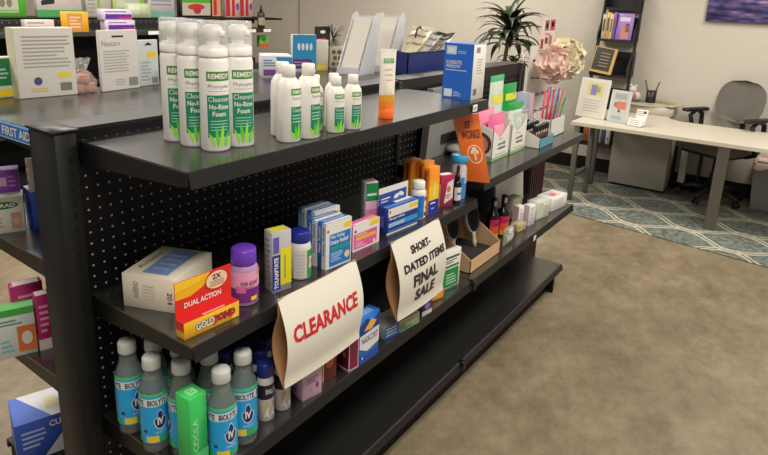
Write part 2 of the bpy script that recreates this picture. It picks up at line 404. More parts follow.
def make_lotion(t, h, r, sy, cap_r, cap_h):
    mb = MB(); s = h-cap_h
    mb.lathe([(r-0.003, 0), (r, 0.003), (r, s*0.80), (r*0.93, s*0.89), (r*0.72, s*0.96), (cap_r, s)], PLW, sy=sy)
    A0, A1 = -2.15, -0.95; e = dict(sy=sy)
    mb.arcband(r+0.0004, s*0.74, s*0.84, A0, A1, cm('5b9a3c'), **e); mb.arctext('REMEDY', r+0.0008, s*0.765, s*0.815, A0+0.1, A1-0.1, WHITE, bold=0.03, **e)
    mb.arctext('Phytoplex', r+0.0006, s*0.66, s*0.71, A0+0.1, A1-0.1, GREYINK, **e)
    mb.arcband(r+0.0004, s*0.15, s*0.56, A0, A1, TEALG, **e); mb.arctext('Cleanser', r+0.0008, s*0.48, s*0.54, A0+0.1, A1-0.1, WHITE, **e)
    for k in range(3): mb.arcband(r+0.0008, s*(0.42-k*0.05), s*(0.435-k*0.05), A0+0.1, A1-0.25, cm('a8d8c0'), **e)
    for k, (a, ln, ac) in enumerate(((-1.95, 0.16, -0.15), (-1.72, 0.24, -0.05), (-1.5, 0.28, 0.05), (-1.25, 0.2, 0.18))):
        vs = []
        for i in range(7):
            q = i/6; wd = 0.11*math.sin(PI*min(1, q*0.9+0.1)); c = a+ac*q*q*2
            for sg in (-1, 1): vs.append(((r+0.0011)*math.cos(c+sg*wd), (r+0.0011)*sy*math.sin(c+sg*wd), s*0.05+s*ln*q))
        mb.add(vs, [(2*i, 2*i+1, 2*i+3, 2*i+2) for i in range(6)], LIME if k % 2 else cm('9ad82c'))
    mb.build('bottle_body', t)
    mb = MB(); mb.lathe([(cap_r, s-0.002), (cap_r, h-0.002), (cap_r-0.002, h)], PLW); mb.build('bottle_cap', t)
GL = 'round-shouldered lotion bottles on the top shelf'
p = thing('lotion_bottle', (0.308, 0.047, ZT), 'large white lotion bottle with green label, left front of the lotion bottles', 'bottle', GL); make_lotion(p, 0.166, 0.0275, 0.95, 0.0145, 0.026)
for x, y, l in ((0.364, 0.041, 'large white lotion bottle between the other large one and the small bottles'), (0.340, 0.096, 'large white lotion bottle mostly hidden behind the left front one')):
    c = copy_tree(p); c.location = (x, y, ZT); c['label'] = l
p = thing('lotion_bottle', (0.453, 0.034, ZT), 'small white lotion bottle with green label, front left of the small ones', 'bottle', GL, -0.35); make_lotion(p, 0.132, 0.0225, 0.95, 0.0125, 0.022)
for x, y, l in ((0.512, 0.029, 'small white lotion bottle at the right end of the lotion bottles'), (0.494, 0.074, 'small white lotion bottle behind the gap between the two front small ones'), (0.432, 0.082, 'small white lotion bottle behind the second large lotion bottle')):
    c = copy_tree(p); c.location = (x, y, ZT); c['label'] = l
# squeeze tube standing on its cap
t = thing('squeeze_tube', (0.690, 0.050, ZT), 'white and orange squeeze tube standing upside down on its orange cap', 'tube', rz=-0.45)
mb = MB(); n = 20; rings = []
for i in range(9):
    q = i/8; z = 0.026+0.152*q; a = 0.0215+0.003*q; b = 0.0185*(1-q)+0.0012
    rings.append([(a*math.cos(2*PI*k/n), b*math.sin(2*PI*k/n), z) for k in range(n)])
def ring_faces(mb, i0, i1, m_):
    vs = [v for r_ in rings[i0:i1+1] for v in r_]
    mb.add(vs, [(i*n+k, i*n+(k+1) % n, (i+1)*n+(k+1) % n, (i+1)*n+k) for i in range(i1-i0) for k in range(n)], m_, True)
ring_faces(mb, 0, 1, cm('f07a1e')); ring_faces(mb, 1, 2, cm('f0932c')); ring_faces(mb, 2, 8, cm('ece4d8')); mb.box((-0.0245, -0.0012, 0.177), (0.0245, 0.0012, 0.184), cm('ece4d8'))
fl = lambda u, v: (-0.02+0.04*u, -0.0185*(1-v)-0.0018, 0.026+0.152*v)
mb.map(fl, 1, 4, cm('5b9a3c'), (0.12, 0.80, 0.88, 0.88)); mb.maptext('REMEDY', lambda u, v: Vector(fl(u, v))+Vector((0, -0.0004, 0)), (0.2, 0.81, 0.8, 0.87), WHITE)
for k in range(3): mb.map(fl, 1, 1, cm('e0a8a0'), (0.2, 0.68-0.09*k, 0.75, 0.70-0.09*k))
for k in range(7):
    u = 0.15+0.11*k; hh = 0.25+0.17*random.random(); mb.add([fl(u-0.03, 0.14), fl(u+0.03, 0.14), fl(u+random.uniform(-0.06, 0.06), 0.14+hh)], [(0, 1, 2)], cm('86b830') if k % 2 else cm('e8b020'))
mb.build('tube_body', t)
mb = MB(); mb.lathe([(0.0200, 0), (0.0205, 0.002), (0.0200, 0.026), (0.018, 0.0275)], cm('f0691c')); mb.build('tube_cap', t)
# tall blue dressing box (its wide blue face looks back along the shelf)
carton('dressing_box', (1.150, 0.028), (1.243, 0.029), ZT, 0.181, 0.108, cm('e6e2da'), [
    ('left', 'r', (0, 0, 1, 1), cm('2467cc')), ('left', 'r', (0.07, 0.80, 0.42, 0.96), cm('b9d0ec')), ('left', 'r', (0.12, 0.83, 0.37, 0.93), cm('dfe8f2')), ('left', 'l', (0.46, 0.82, 0.75, 0.88), cm('a8c4ee'), 2),
    ('left', 't', (0.08, 0.63, 0.62, 0.695), WHITE, 'SURESITE', 0.01), ('left', 't', (0.08, 0.56, 0.58, 0.62), WHITE, 'WINDOW', 0.01), ('left', 'l', (0.08, 0.50, 0.8, 0.54), cm('b8cdf0'), 1),
    ('left', 'r', (0.07, 0.03, 0.35, 0.17), cm('dfe8f2')), ('left', 'l', (0.40, 0.04, 0.66, 0.14), cm('b8cdf0'), 3),
    ('front', 'l', (0.3, 0.45, 0.75, 0.75), LGREY, 6), ('front', 'r', (0.15, 0.08, 0.4, 0.2), cm('6a6a70')), ('front', 'r', (0.2, 0.85, 0.5, 0.95), cm('8a8a92')), ('top', 'r', (0, 0, 1, 1), cm('2467cc'))],
    'tall blue and white dressing box at the end of the top shelf')

# ------------------------------------------------------------------ middle shelf products
ZM = 0.8237
carton('skin_care_box', (0.017, 0.255), (0.064, 0.138), ZM, 0.077, 0.155, CREAM, [
    ('front', 't', (0.20, 0.30, 0.30, 0.80), GREYINK, 'AVEENO', 0.02, 90), ('front', 'l', (0.38, 0.25, 0.62, 0.75), cm('cfc4b0'), 5), ('front', 't', (0.84, 0.25, 0.93, 0.6), INK, '8 OZ', 0.02, 90),
    ('top', 'r', (0.30, 0.10, 0.78, 0.92), cm('7f9fd8')), ('top', 'l', (0.38, 0.2, 0.7, 0.8), cm('a8bde6'), 4), ('top', 't', (0.10, 0.2, 0.20, 0.8), GREYINK, 'Aveeno', 0.02, 90)],
    'cream box with pale blue panel lying at the near end of the middle shelf')
# display box with header card
A, B = (0.008, 0.040), (0.141, 0.031); w_ = math.hypot(B[0]-A[0], B[1]-A[1]); rz_ = math.atan2(B[1]-A[1], B[0]-A[0])
t = thing('ointment_box', (A[0], A[1], ZM), 'yellow and red ointment box with raised DUAL ACTION header card', 'box', rz=rz_)
mb = MB(); mb.rbox((0, 0, 0), (w_, 0.028, 0.036), 0.0008, cm('f0b41e'), seg=1)
decorate(mb, w_, 0.028, 0.036, [('top', 'r', (0, 0, 1, 1), RED), ('top', 'r', (0.35, 0.1, 0.75, 0.3), cm('e89a90')), ('left', 'r', (0, 0.45, 1, 1), RED), ('front', 'r', (0.86, 0.05, 0.98, 0.95), cm('f4c840')),
    ('front', 't', (0.19, 0.26, 0.55, 0.76), INK, 'GOLD', 0.10), ('front', 't', (0.52, 0.26, 0.92, 0.76), INK, 'BOND', 0.10), ('front', 'o', (0.53, 0.36, 0.045, 0.2), cm('b86a28')),
    ('front', 't', (0.20, 0.28, 0.53, 0.74), WHITE, 'GOLD', 0.03), ('front', 't', (0.53, 0.28, 0.91, 0.74), cm('d82028'), 'BOND', 0.03)])
mb.build('box_body', t)
mb = MB(); zt0, zt1 = 0.036, 0.112; hw = w_
mb.box((0, 0.0262, 0.034), (hw, 0.028, zt1), cm('e02c24'))
fh = lambda u, v: (hw*u, 0.0258, 0.036+0.076*v)
fh2 = lambda u, v: (hw*u, 0.0254, 0.036+0.076*v); fh3 = lambda u, v: (hw*u, 0.0250, 0.036+0.076*v); fh4 = lambda u, v: (hw*u, 0.0246, 0.036+0.076*v)
mb.add([fh(*q) for q in ((0, 0.52), (0.25, 0.50), (0.5, 0.66), (0.62, 1.0), (0, 1.0))], [(0, 1, 2, 3, 4)], cm('f2b21c'))
mb.add([fh2(*q) for q in ((0, 0.74), (0.40, 0.80), (0.55, 1.0), (0, 1.0))], [(0, 1, 2, 3)], cm('f6c62c'))
mb.add([fh2(0.73+0.215*math.cos(2*PI*i/24), 0.70+0.28*math.sin(2*PI*i/24)) for i in range(24)], [tuple(range(24))], cm('c8241e'))
mb.add([fh3(0.73+0.195*math.cos(2*PI*i/24), 0.70+0.25*math.sin(2*PI*i/24)) for i in range(24)], [tuple(range(24))], cm('f0ccae'))
mb.maptext('2X', fh4, (0.65, 0.73, 0.81, 0.88), INK, 0.03)
for k in range(3): mb.map(fh4, 1, 1, cm('8a5040'), (0.60, 0.66-k*0.06, 0.86, 0.68-k*0.06), False)
mb.maptext('DUAL ACTION', fh4, (0.14, 0.22, 0.80, 0.38), WHITE, 0.03)
mb.build('header_card', t)

def jar(name, x, y, z, r, h, cap_r, cap_h, bodym, capm, label, cat='jar', deco=None, neck=0.9, group=None, rz=0):
    t = thing(name, (x, y, z), label, cat, group, rz)
    mb = MB(); s = h-cap_h
    mb.lathe([(r-0.003, 0), (r, 0.003), (r, s*0.82), (r*0.95, s*0.90), (min(r*0.9, cap_r*0.96), s*0.97), (cap_r*neck, s)], bodym)
    if deco: deco(mb, r, s)
    mb.build('jar_body', t)
    mb = MB(); mb.lathe([(cap_r, s-0.001), (cap_r+0.0006, s+0.002), (cap_r, h-0.003), (cap_r-0.003, h)], capm, seg=36); mb.build('jar_lid', t)
    return t
def d1(mb, r, s):
    mb.arcband(r+0.0004, s*0.10, s*0.45, -3.4, -0.3, cm('7a2a80')); mb.arcband(r+0.0004, s*0.45, s*0.86, -3.4, -0.3, cm('efa2c4'))
    mb.arcband(r+0.0005, s*0.35, s*0.52, -2.9, -2.2, cm('d86aa8')); mb.arctext('ONE A DAY', r+0.0009, s*0.53, s*0.63, -2.55, -1.25, INK, bold=0.02); mb.arcband(r+0.0008, s*0.47, s*0.49, -2.3, -1.5, cm('8a4a70'))
    mb.arcband(r+0.0009, s*0.49, s*0.66, -1.84, -1.79, cm('d86a1c')); mb.arcband(r+0.0008, s*0.14, s*0.24, -1.85, -1.35, YEL); mb.arcband(r+0.0008, s*0.74, s*0.84, -1.3, -0.8, cm('e88a5a'))
jar('vitamin_jar', 0.195, 0.074, ZM, 0.0315, 0.128, 0.0270, 0.034, mat(srgb('b58ab8'), 0.3), cm('6b37b4', 0.35), 'purple-lidded vitamin jar with pink label beside the ointment box', deco=d1)
carton('antifungal_box', (0.258, 0.050), (0.307, 0.038), ZM, 0.146, 0.034, cm('b6b2b4'), [
    ('front', 'r', (0.0, 0.02, 0.42, 0.62), cm('1e3690')), ('front', 't', (0.10, 0.05, 0.32, 0.58), WHITE, 'TOLNAFTATE', 0.04, 90), ('front', 'r', (0.42, 0.10, 1.0, 0.72), cm('e8de1c')), ('front', 'r', (0, 0.0, 1, 0.03), cm('8a8890')),
    ('front', 'r', (0.62, 0.2, 0.68, 0.6), GREYINK), ('front', 'r', (0.05, 0.66, 0.35, 0.92), cm('6a5cb0')), ('left', 'l', (0.15, 0.1, 0.85, 0.9), cm('8a8690'), 9), ('top', 'r', (0.1, 0.2, 0.9, 0.9), cm('d8cc30'))],
    'grey carton with navy strip and yellow panel beside the purple-lidded jar')
def d2(mb, r, s):
    mb.arcband(r+0.0004, s*0.06, s*0.80, -3.0, -1.75, cm('d8d2cc')); mb.arcband(r+0.0005, s*0.06, s*0.80, -1.75, -0.6, cm('2a9a3c'))
    mb.arcband(r+0.0007, s*0.30, s*0.62, -1.55, -1.0, cm('f0c8c8')); mb.arctext('7 in 1', r+0.0010, s*0.4, s*0.55, -1.5, -1.05, RED)
    for k in range(7): mb.arcband(r+0.0007, s*(0.14+0.09*k), s*(0.15+0.09*k), -2.8, -1.95, cm('9a949a'))
jar('supplement_bottle', 0.366, 0.064, ZM, 0.0270, 0.120, 0.0235, 0.026, cm('d9d6d0', 0.3), cm('1f2a86', 0.3), 'small bottle with dark blue lid and green label left of the dairy relief cartons', 'bottle', d2)
def dairy(A, B, label, g='blue dairy relief cartons on the middle shelf'):
    return carton('dairy_relief_box', A, B, ZM, 0.122, 0.030, cm('2273cc'), [
        ('front', 'r', (0.0, 0.0, 1.0, 1.0), cm('e6e4de')), ('front', 'r', (0.14, 0.03, 0.97, 0.74), cm('1f78c8')), ('front', 'r', (0.70, 0.80, 0.97, 0.92), YEL), ('front', 't', (0.18, 0.62, 0.72, 0.72), WHITE, 'Fast Acting', 0.02),
        ('front', 't', (0.18, 0.49, 0.88, 0.60), WHITE, 'Dairy Relief', 0.03), ('front', 'r', (0.18, 0.37, 0.92, 0.46), cm('2c9a88')), ('front', 'l', (0.2, 0.12, 0.66, 0.34), cm('b4d4f0'), 5), ('front', 'o', (0.83, 0.20, 0.10, 0.08), cm('e8d2a0')), ('front', 'r', (0.05, 0.80, 0.11, 0.86), RED),
        ('left', 'r', (0.55, 0, 1, 1), cm('e6e4de')), ('left', 't', (0.10, 0.35, 0.48, 0.92), WHITE, 'Fast Acting', 0.03, 90), ('left', 't', (0.62, 0.30, 0.95, 0.92), cm('2273cc'), 'Dairy Relief', 0.03, 90), ('top', 'r', (0.0, 0.0, 1, 0.35), cm('e6e4de')), ('top', 't', (0.1, 0.42, 0.9, 0.85), WHITE, 'Fast Acting Dairy Relief', 0.02)], label, group=g)
dairy((0.428, 0.036), (0.518, 0.026), 'blue and white dairy relief carton standing at the very front of its cluster')
dairy((0.430, 0.069), (0.520, 0.059), 'dairy relief carton directly behind the frontmost one')
dairy((0.474, 0.112), (0.564, 0.102), 'dairy relief carton third back, peeping out left above the front pair')
dairy((0.476, 0.146), (0.566, 0.136), 'dairy relief carton at the very back of its cluster')
carton('pink_tablet_box', (0.560, 0.052), (0.672, 0.044), ZM, 0.074, 0.030, cm('e880b0'), [
    ('front', 'r', (0, 0, 1, 1), cm('ece6e0')), ('front', 'r', (0.03, 0.06, 0.90, 0.66), cm('e2609e')), ('front', 'r', (0.12, 0.38, 0.86, 0.52), cm('f0b93c')), ('front', 'l', (0.1, 0.12, 0.5, 0.32), cm('f4c0d8'), 3), ('front', 'l', (0.12, 0.55, 0.5, 0.63), WHITE, 1), ('front', 'r', (0.06, 0.72, 0.12, 0.82), INK), ('front', 'r', (0.62, 0.80, 0.97, 0.96), YEL), ('front', 'o', (0.80, 0.14, 0.05, 0.08), WHITE),
    ('left', 'l', (0.2, 0.1, 0.8, 0.9), WHITE, 3), ('top', 'r', (0.1, 0.0, 0.6, 0.35), cm('ece6e0')), ('top', 'r', (0.6, 0.1, 0.95, 0.4), YEL)], 'pink and white tablet carton with yellow band right of the dairy relief cartons')
carton('allergy_relief_box', (0.706, 0.118), (0.740, 0.100), ZM, 0.150, 0.036, cm('e4dedc'), [
    ('front', 'r', (0, 0.62, 1, 0.98), cm('14904c')), ('front', 'l', (0.1, 0.70, 0.9, 0.80), WHITE, 1), ('front', 'r', (0, 0.0, 1, 0.45), cm('e884ba')), ('front', 'r', (0, 0.45, 1, 0.62), cm('f0c0d8')), ('left', 'l', (0.15, 0.1, 0.85, 0.92), cm('9aa0a4'), 12), ('top', 'r', (0.2, 0.2, 0.9, 0.9), cm('e884ba'))], 'tall narrow white carton with green and pink front behind the pink box')
# navy tablet box with header
A, B = (0.722, 0.052), (0.868, 0.038); w_ = math.hypot(B[0]-A[0], B[1]-A[1]); rz_ = math.atan2(B[1]-A[1], B[0]-A[0])
t = thing('pain_relief_box', (A[0], A[1], ZM), 'navy and white tablet carton with its opened printed flap standing up behind', 'box', rz=rz_)
mb = MB(); h_ = 0.080; mb.rbox((0, 0, 0), (w_, 0.036, h_), 0.0008, cm('24388e'), seg=1)
decorate(mb, w_, 0.036, h_, [('front', 'r', (0, 0, 1, 0.05), WHITE), ('front', 'r', (0.03, 0.66, 0.99, 0.98), cm('e6e4de')), ('front', 'r', (0.70, 0.76, 0.98, 0.9), YEL), ('front', 't', (0.07, 0.50, 0.56, 0.63), WHITE, 'Ibuprofen', 0.02), ('front', 'r', (0.04, 0.24, 0.98, 0.44), cm('3c9cdc')), ('front', 'l', (0.06, 0.27, 0.6, 0.40), WHITE, 2), ('front', 'r', (0.04, 0.08, 0.98, 0.16), cm('3c6cc4')), ('front', 'r', (0.06, 0.80, 0.10, 0.90), RED),
    ('left', 'r', (0.35, 0.25, 0.65, 0.7), cm('5a6cb8')), ('top', 'r', (0.02, 0.1, 0.98, 0.55), cm('4a7cc8')), ('top', 'r', (0.45, 0.6, 0.98, 0.95), cm('e6e4de'))])
mb.build('box_body', t)
mb = MB(); mb.box((0.0, 0.0345, h_), (w_*0.93, 0.036, h_+0.052), cm('e6e4de')); f1 = lambda u, v: (w_*0.93*u, 0.0341, h_+0.052*v); f2 = lambda u, v: (w_*0.93*u, 0.0338, h_+0.052*v)
mb.map(f1, 1, 1, cm('2c4a9c'), (0, 0, 0.95, 0.66), False)
for cx, cy, a in ((0.60, 0.30, 0.3), (0.76, 0.36, -0.4)): mb.add([f2(cx+0.10*math.cos(q)*math.cos(a)-0.05*math.sin(q)*math.sin(a), cy+0.22*(math.cos(q)*math.sin(a)+math.sin(q)*math.cos(a)*0.6)) for q in [2*PI*i/14 for i in range(14)]], [tuple(range(14))], WHITE)
mb.map(f2, 1, 1, WHITE, (0.08, 0.3, 0.38, 0.38), False); mb.map(f2, 1, 1, WHITE, (0.08, 0.14, 0.3, 0.2), False); mb.build('box_flap', t)
def d3(mb, r, s):
    mb.arcband(r+0.0004, s*0.05, s*0.80, -3.2, -1.75, cm('2a7cc8')); mb.arcband(r+0.0004, s*0.05, s*0.80, -1.75, -0.4, cm('e6e2dc')); mb.arcband(r+0.0006, s*0.62, s*0.76, -1.7, -0.8, cm('8a2a60'))
    mb.arcband(r+0.0006, s*0.12, s*0.24, -1.7, -0.8, cm('223a90')); mb.arcband(r+0.0006, s*0.36, s*0.42, -1.6, -0.9, cm('c83a3a'))
jar('white_pill_bottle', 0.913, 0.066, ZM, 0.0255, 0.122, 0.0200, 0.024, cm('e8e4dc', 0.35), cm('ece8e0', 0.35), 'white capped pill bottle with blue label in front of the orange cartons', 'bottle', d3, neck=0.8)
def orangebox(A, B, label): return carton('orange_carton', A, B, ZM, 0.155, 0.032, cm('f08c1c'), [
    ('front', 'r', (0, 0, 1, 0.30), cm('1c2c9c')), ('front', 'r', (0, 0.30, 1, 0.62), cm('f4cc1c')), ('front', 'r', (0, 0.62, 1, 0.76), cm('f4ae1c')), ('front', 'p', ((0.50, 0.36), (0.62, 0.36), (0.60, 0.66), (0.56, 0.74), (0.52, 0.66)), cm('f8e8c0')), ('front', 'l', (0.2, 0.2, 0.7, 0.27), WHITE, 1), ('front', 'l', (0.3, 0.10, 0.6, 0.14), WHITE, 1),
    ('left', 'r', (0.1, 0.55, 0.9, 0.95), cm('e8781c')), ('left', 't', (0.3, 0.6, 0.65, 0.92), INK, 'EMERGEN', 0.04, 90), ('left', 't', (0.2, 0.1, 0.5, 0.5), WHITE, 'drink mix', 0.02, 90)], label, group='orange drink-mix cartons on the middle shelf')
orangebox((0.952, 0.050), (1.004, 0.044), 'yellow, orange and navy carton in front, between the white pill bottle and the maroon box')
orangebox((1.002, 0.100), (1.054, 0.094), 'orange carton second back, left behind the yellow fronted one')
orangebox((0.988, 0.142), (1.040, 0.136), 'orange carton farthest back near the pegboard')
carton('maroon_supplement_box', (1.043, 0.058), (1.092, 0.036), ZM, 0.110, 0.030, cm('a8204c'), [
    ('left', 'r', (0.0, 0.0, 1, 0.72), cm('dcc8c0')), ('left', 't', (0.2, 0.15, 0.6, 0.6), INK, 'FLEX', 0.04, 90), ('front', 'p', ((0.3, 0.1), (0.95, 0.25), (0.95, 0.85), (0.5, 0.75)), cm('e4dcd6')), ('front', 'o', (0.62, 0.55, 0.15, 0.1), cm('c87a50')), ('front', 'l', (0.4, 0.25, 0.8, 0.4), cm('a8204c'), 2), ('top', 'r', (0.1, 0.1, 0.9, 0.9), cm('e4dcd6'))], 'maroon and white supplement carton with slanted white panel')
t = thing('dropper_bottle', (1.128, 0.042, ZM), 'thin black dropper bottle with white label left of the blue-lidded jar', 'bottle')
mb = MB(); mb.lathe([(0.013, 0), (0.0145, 0.002), (0.0145, 0.068), (0.012, 0.076), (0.008, 0.080)], cm('14141a', 0.2)); mb.arcband(0.0149, 0.012, 0.058, -3.2, -0.2, cm('dcdce0')); mb.arcband(0.0153, 0.032, 0.040, -2.6, -0.8, cm('6a6a80')); mb.build('bottle_body', t)
mb = MB(); mb.lathe([(0.009, 0.080), (0.009, 0.098), (0.0055, 0.101), (0.0060, 0.128), (0.003, 0.134)], cm('101014', 0.4)); mb.build('dropper_cap', t)
def d4(mb, r, s):
    mb.arcband(r+0.0004, s*0.05, s*0.42, -3.4, -0.2, cm('3c8cd0')); mb.arcband(r+0.0004, s*0.42, s*0.86, -3.4, -0.2, cm('dcd6da')); mb.arcband(r+0.0007, s*0.16, s*0.40, -1.5, -1.1, cm('c83044')); mb.arcband(r+0.0006, s*0.34, s*0.60, -2.4, -1.8, cm('3c8cd0'))
    for k in range(4): mb.arcband(r+0.0007, s*(0.50+0.08*k), s*(0.515+0.08*k), -1.7, -0.9, cm('8a8aa0'))
jar('blue_lid_jar', 1.186, 0.068, ZM, 0.0275, 0.155, 0.0315, 0.022, mat(srgb('cfd4dc'), 0.3), cm('2c9cd4', 0.35), 'wide jar with bright sky blue lid at the far end of the middle shelf', deco=d4)

# ------------------------------------------------------------------ lower shelf: electrolyte bottles
ZL = 0.5104
t0 = thing('drink_bottle', (0.021, 0.263, ZL), '', 'bottle', 'clear drink bottles with blue labels on the lower shelf')
r = 0.030; PET = mat((0.80, 0.86, 0.82), 0.06, trans=0.85, alpha=0.5); LIQ = mat(srgb('c6d0c6'), 0.10, trans=0.5, alpha=0.35)
mb = MB(); mb.lathe([(r-0.004, 0), (r-0.001, 0.004), (r-0.001, 0.018), (r-0.0025, 0.022), (r, 0.028), (r, 0.146), (r*0.90, 0.157), (r*0.70, 0.172), (r*0.60, 0.186), (r*0.57, 0.204)], PET)
mb.lathe([(r-0.006, 0.003), (r-0.003, 0.006), (r-0.003, 0.144), (r*0.82, 0.156), (r*0.62, 0.171), (r*0.52, 0.184)], LIQ)
mb.build('bottle_body', t0)
mb = MB()
mb.lathe([(r+0.0005, 0.028), (r+0.0005, 0.142)], cm('1ea6e6', 0.35), cap=False)
mb.lathe([(r+0.0005, 0.142), (r+0.0004, 0.146), (r*0.975+0.0006, 0.149)], cm('54c06c', 0.35), cap=False)
mb.lathe([(r+0.0009, 0.119), (r+0.0009, 0.138)], cm('dfe4e8', 0.4), cap=False)
for k in range(4): mb.arctext('BIOLYTE', r+0.0013, 0.1215, 0.1355, -2.45+k*PI/2, -2.45+k*PI/2+1.28, cm('20284c'), bold=0.03)
for a in (-1.65, 0.45, 2.55):
    c = [((r+0.0012)*math.cos(a+0.46*math.sin(q)*(0.5 if math.cos(q) > 0.3 else 1)), (r+0.0012)*math.sin(a+0.46*math.sin(q)*(0.5 if math.cos(q) > 0.3 else 1)), 0.086+0.025*math.cos(q)) for q in [2*PI*i/20 for i in range(20)]]
    mb.add(c, [tuple(range(20))], cm('dfe4ec'))
    c = [((r+0.0015)*math.cos(a+0.40*math.sin(q)*(0.5 if math.cos(q) > 0.3 else 1)), (r+0.0015)*math.sin(a+0.40*math.sin(q)*(0.5 if math.cos(q) > 0.3 else 1)), 0.086+0.022*math.cos(q)) for q in [2*PI*i/20 for i in range(20)]]
    mb.add(c, [tuple(range(20))], cm('22306c')); mb.arctext('IV', r+0.0020, 0.074, 0.092, a-0.22, a+0.22, WHITE, bold=0.05)
    mb.arctext('IN A BOTTLE', r+0.0013, 0.052, 0.058, a-0.35, a+0.35, WHITE)
    mb.arcband(r+0.0011, 0.030, 0.044, a-0.15, a+0.75, cm('2fae62')); mb.arcband(r+0.0012, 0.031, 0.047, a-1.0, a-0.15, cm('f0d23c')); mb.arcband(r+0.0011, 0.055, 0.062, a-1.2, a-0.95, cm('223064'))
mb.build('bottle_label', t0)
mb = MB(); mb.lathe([(0.0190, 0.198), (0.0198, 0.200), (0.0192, 0.220), (0.0172, 0.2245)], cm('c6c6c2', 0.4), seg=36); mb.build('bottle_cap', t0)
BL = [((0.021, 0.263), 'clear bottle with blue label at the far left, next to the pegboard'), ((0.018, 0.170), 'clear drink bottle with blue label left of the green carton, fully visible'),
      ((0.062, 0.226), 'clear drink bottle behind the gap between the two leftmost ones'), ((0.046, 0.108), 'clear drink bottle directly behind the tall green carton'),
      ((0.085, 0.166), 'clear drink bottle hidden behind the one above the green carton'), ((0.077, 0.019), 'clear drink bottle at the front edge right of the green carton'),
      ((0.150, 0.034), 'clear drink bottle farthest right, beside the dark blue lidded bottles'), ((0.106, 0.092), 'clear drink bottle behind the front edge one, under the shelf corner')]
t0['label'] = BL[0][1]
for k, ((x, y), l) in enumerate(BL[1:]):
    c = copy_tree(t0); c.location = (x, y, ZL); c['label'] = l; c.rotation_euler.z = (-0.15, 0.5, 0.2, 0.9, -0.05, -0.35, 0.35)[k]
GB = mat(srgb('3cc45e'), 0.4)
carton('sunscreen_box', (0.0015, 0.027), (0.0435, 0.0262), ZL, 0.187, 0.044, GB, [
    ('front', 'r', (0, 0, 1, 0.30), cm('58cc78')), ('front', 't', (0.14, 0.32, 0.44, 0.72), cm('b8ecc0'), 'COOLA', 0.0, 90), ('top', 'r', (0.25, 0.25, 0.75, 0.75), cm('9ae0a4')), ('top', 'l', (0.3, 0.3, 0.7, 0.7), GB, 2), ('left', 'r', (0.1, 0.05, 0.9, 0.12), cm('58cc78'))], 'tall bright green carton standing in front of the clear drink bottles', bev=0.001)
# dark blue lidded bottles
t0 = thing('blue_lid_bottle', (0.232, 0.050, ZL), '', 'bottle', 'dark blue lidded supplement bottles on the lower shelf')
r = 0.0205
mb = MB(); mb.lathe([(r-0.002, 0), (r, 0.002), (r, 0.100), (r*0.85, 0.112), (r*0.75, 0.118)], cm('d8d4d4', 0.4)); mb.arcband(r+0.0004, 0.060, 0.098, -PI, PI, cm('20242c')); mb.arctext('SWALLOW', r+0.001, 0.074, 0.088, -2.3, -0.9, WHITE, bold=0.03)
mb.arcband(r+0.0006, 0.020, 0.055, -2.4, -1.9, cm('d8b070')); mb.arcband(r+0.0006, 0.010, 0.05, -1.4, -1.0, cm('9a98a8'))
for a in (-2.2, -1.5): mb.add([((r+0.0012)*math.cos(a+q), (r+0.0012)*math.sin(a+q), z) for q, z in ((-0.35, 0.012), (0.0, 0.018), (0.4, 0.006), (0.15, 0.028), (0.35, 0.045), (-0.05, 0.03))], [(0, 1, 5), (1, 2, 3), (1, 3, 5), (3, 4, 5)], WHITE)
mb.build('bottle_body', t0)
mb = MB(); mb.lathe([(0.0185, 0.116), (0.019, 0.118), (0.019, 0.146), (0.0165, 0.150)], cm('20307e', 0.35)); mb.build('bottle_lid', t0)
BB = [((0.232, 0.050), 'blue-lidded bottle at the shelf front beside the rightmost clear drink bottle'), ((0.284, 0.046), 'blue-lidded bottle at the front beside the left edge of the CLEARANCE sign'), ((0.205, 0.160), 'blue-lidded bottle farthest back behind the clear drink bottles'),
      ((0.262, 0.100), 'blue-lidded bottle just behind the two front ones'), ((0.253, 0.150), 'blue-lidded bottle in the dark, right of the farthest back one'), ((0.305, 0.130), 'blue-lidded bottle behind the edge of the CLEARANCE sign')]
t0['label'] = BB[0][1]
for (x, y), l in BB[1:]: c = copy_tree(t0); c.location = (x, y, ZL); c['label'] = l
carton('lilac_box', (0.326, 0.017), (0.385, 0.005), ZL, 0.100, 0.045, cm('d8b4cc'), [('front', 'o', (0.75, 0.3, 0.08, 0.09), cm('a0387c')), ('front', 'o', (0.4, 0.22, 0.1, 0.06), cm('c89058')), ('front', 'l', (0.2, 0.4, 0.8, 0.6), cm('b088a8'), 3), ('left', 'o', (0.3, 0.2, 0.12, 0.06), cm('8a4a80')), ('left', 'l', (0.2, 0.3, 0.8, 0.7), cm('c090b4'), 3)], 'lilac pink carton showing below the CLEARANCE sign')
carton('brown_red_box', (0.417, 0.030), (0.462, 0.020), ZL, 0.112, 0.032, cm('8a3420'), [('front', 'r', (0.05, 0.03, 0.95, 0.97), cm('6a2a1e')), ('front', 'r', (0.0, 0.0, 0.08, 1), cm('e0c8b0')), ('front', 'o', (0.5, 0.5, 0.3, 0.2), cm('b85a30')), ('left', 'r', (0, 0, 0.2, 1), cm('e0b0a0'))], 'reddish brown carton between the lilac and maroon ones under the CLEARANCE sign')
carton('maroon_box', (0.497, 0.006), (0.532, 0.000), ZL, 0.090, 0.046, cm('701c3c'), [('front', 'r', (0.0, 0.0, 1, 1), cm('ddb8c0')), ('front', 'r', (0.08, 0.04, 0.92, 0.96), cm('7c1c3c')), ('left', 'r', (0, 0, 1, 0.05), cm('ddb8c0')), ('left', 'o', (0.6, 0.5, 0.14, 0.09), cm('d89a20')), ('left', 'l', (0.2, 0.6, 0.8, 0.9), cm('9a4a60'), 3)], 'maroon carton with pale border beside the blue NASACORT box')
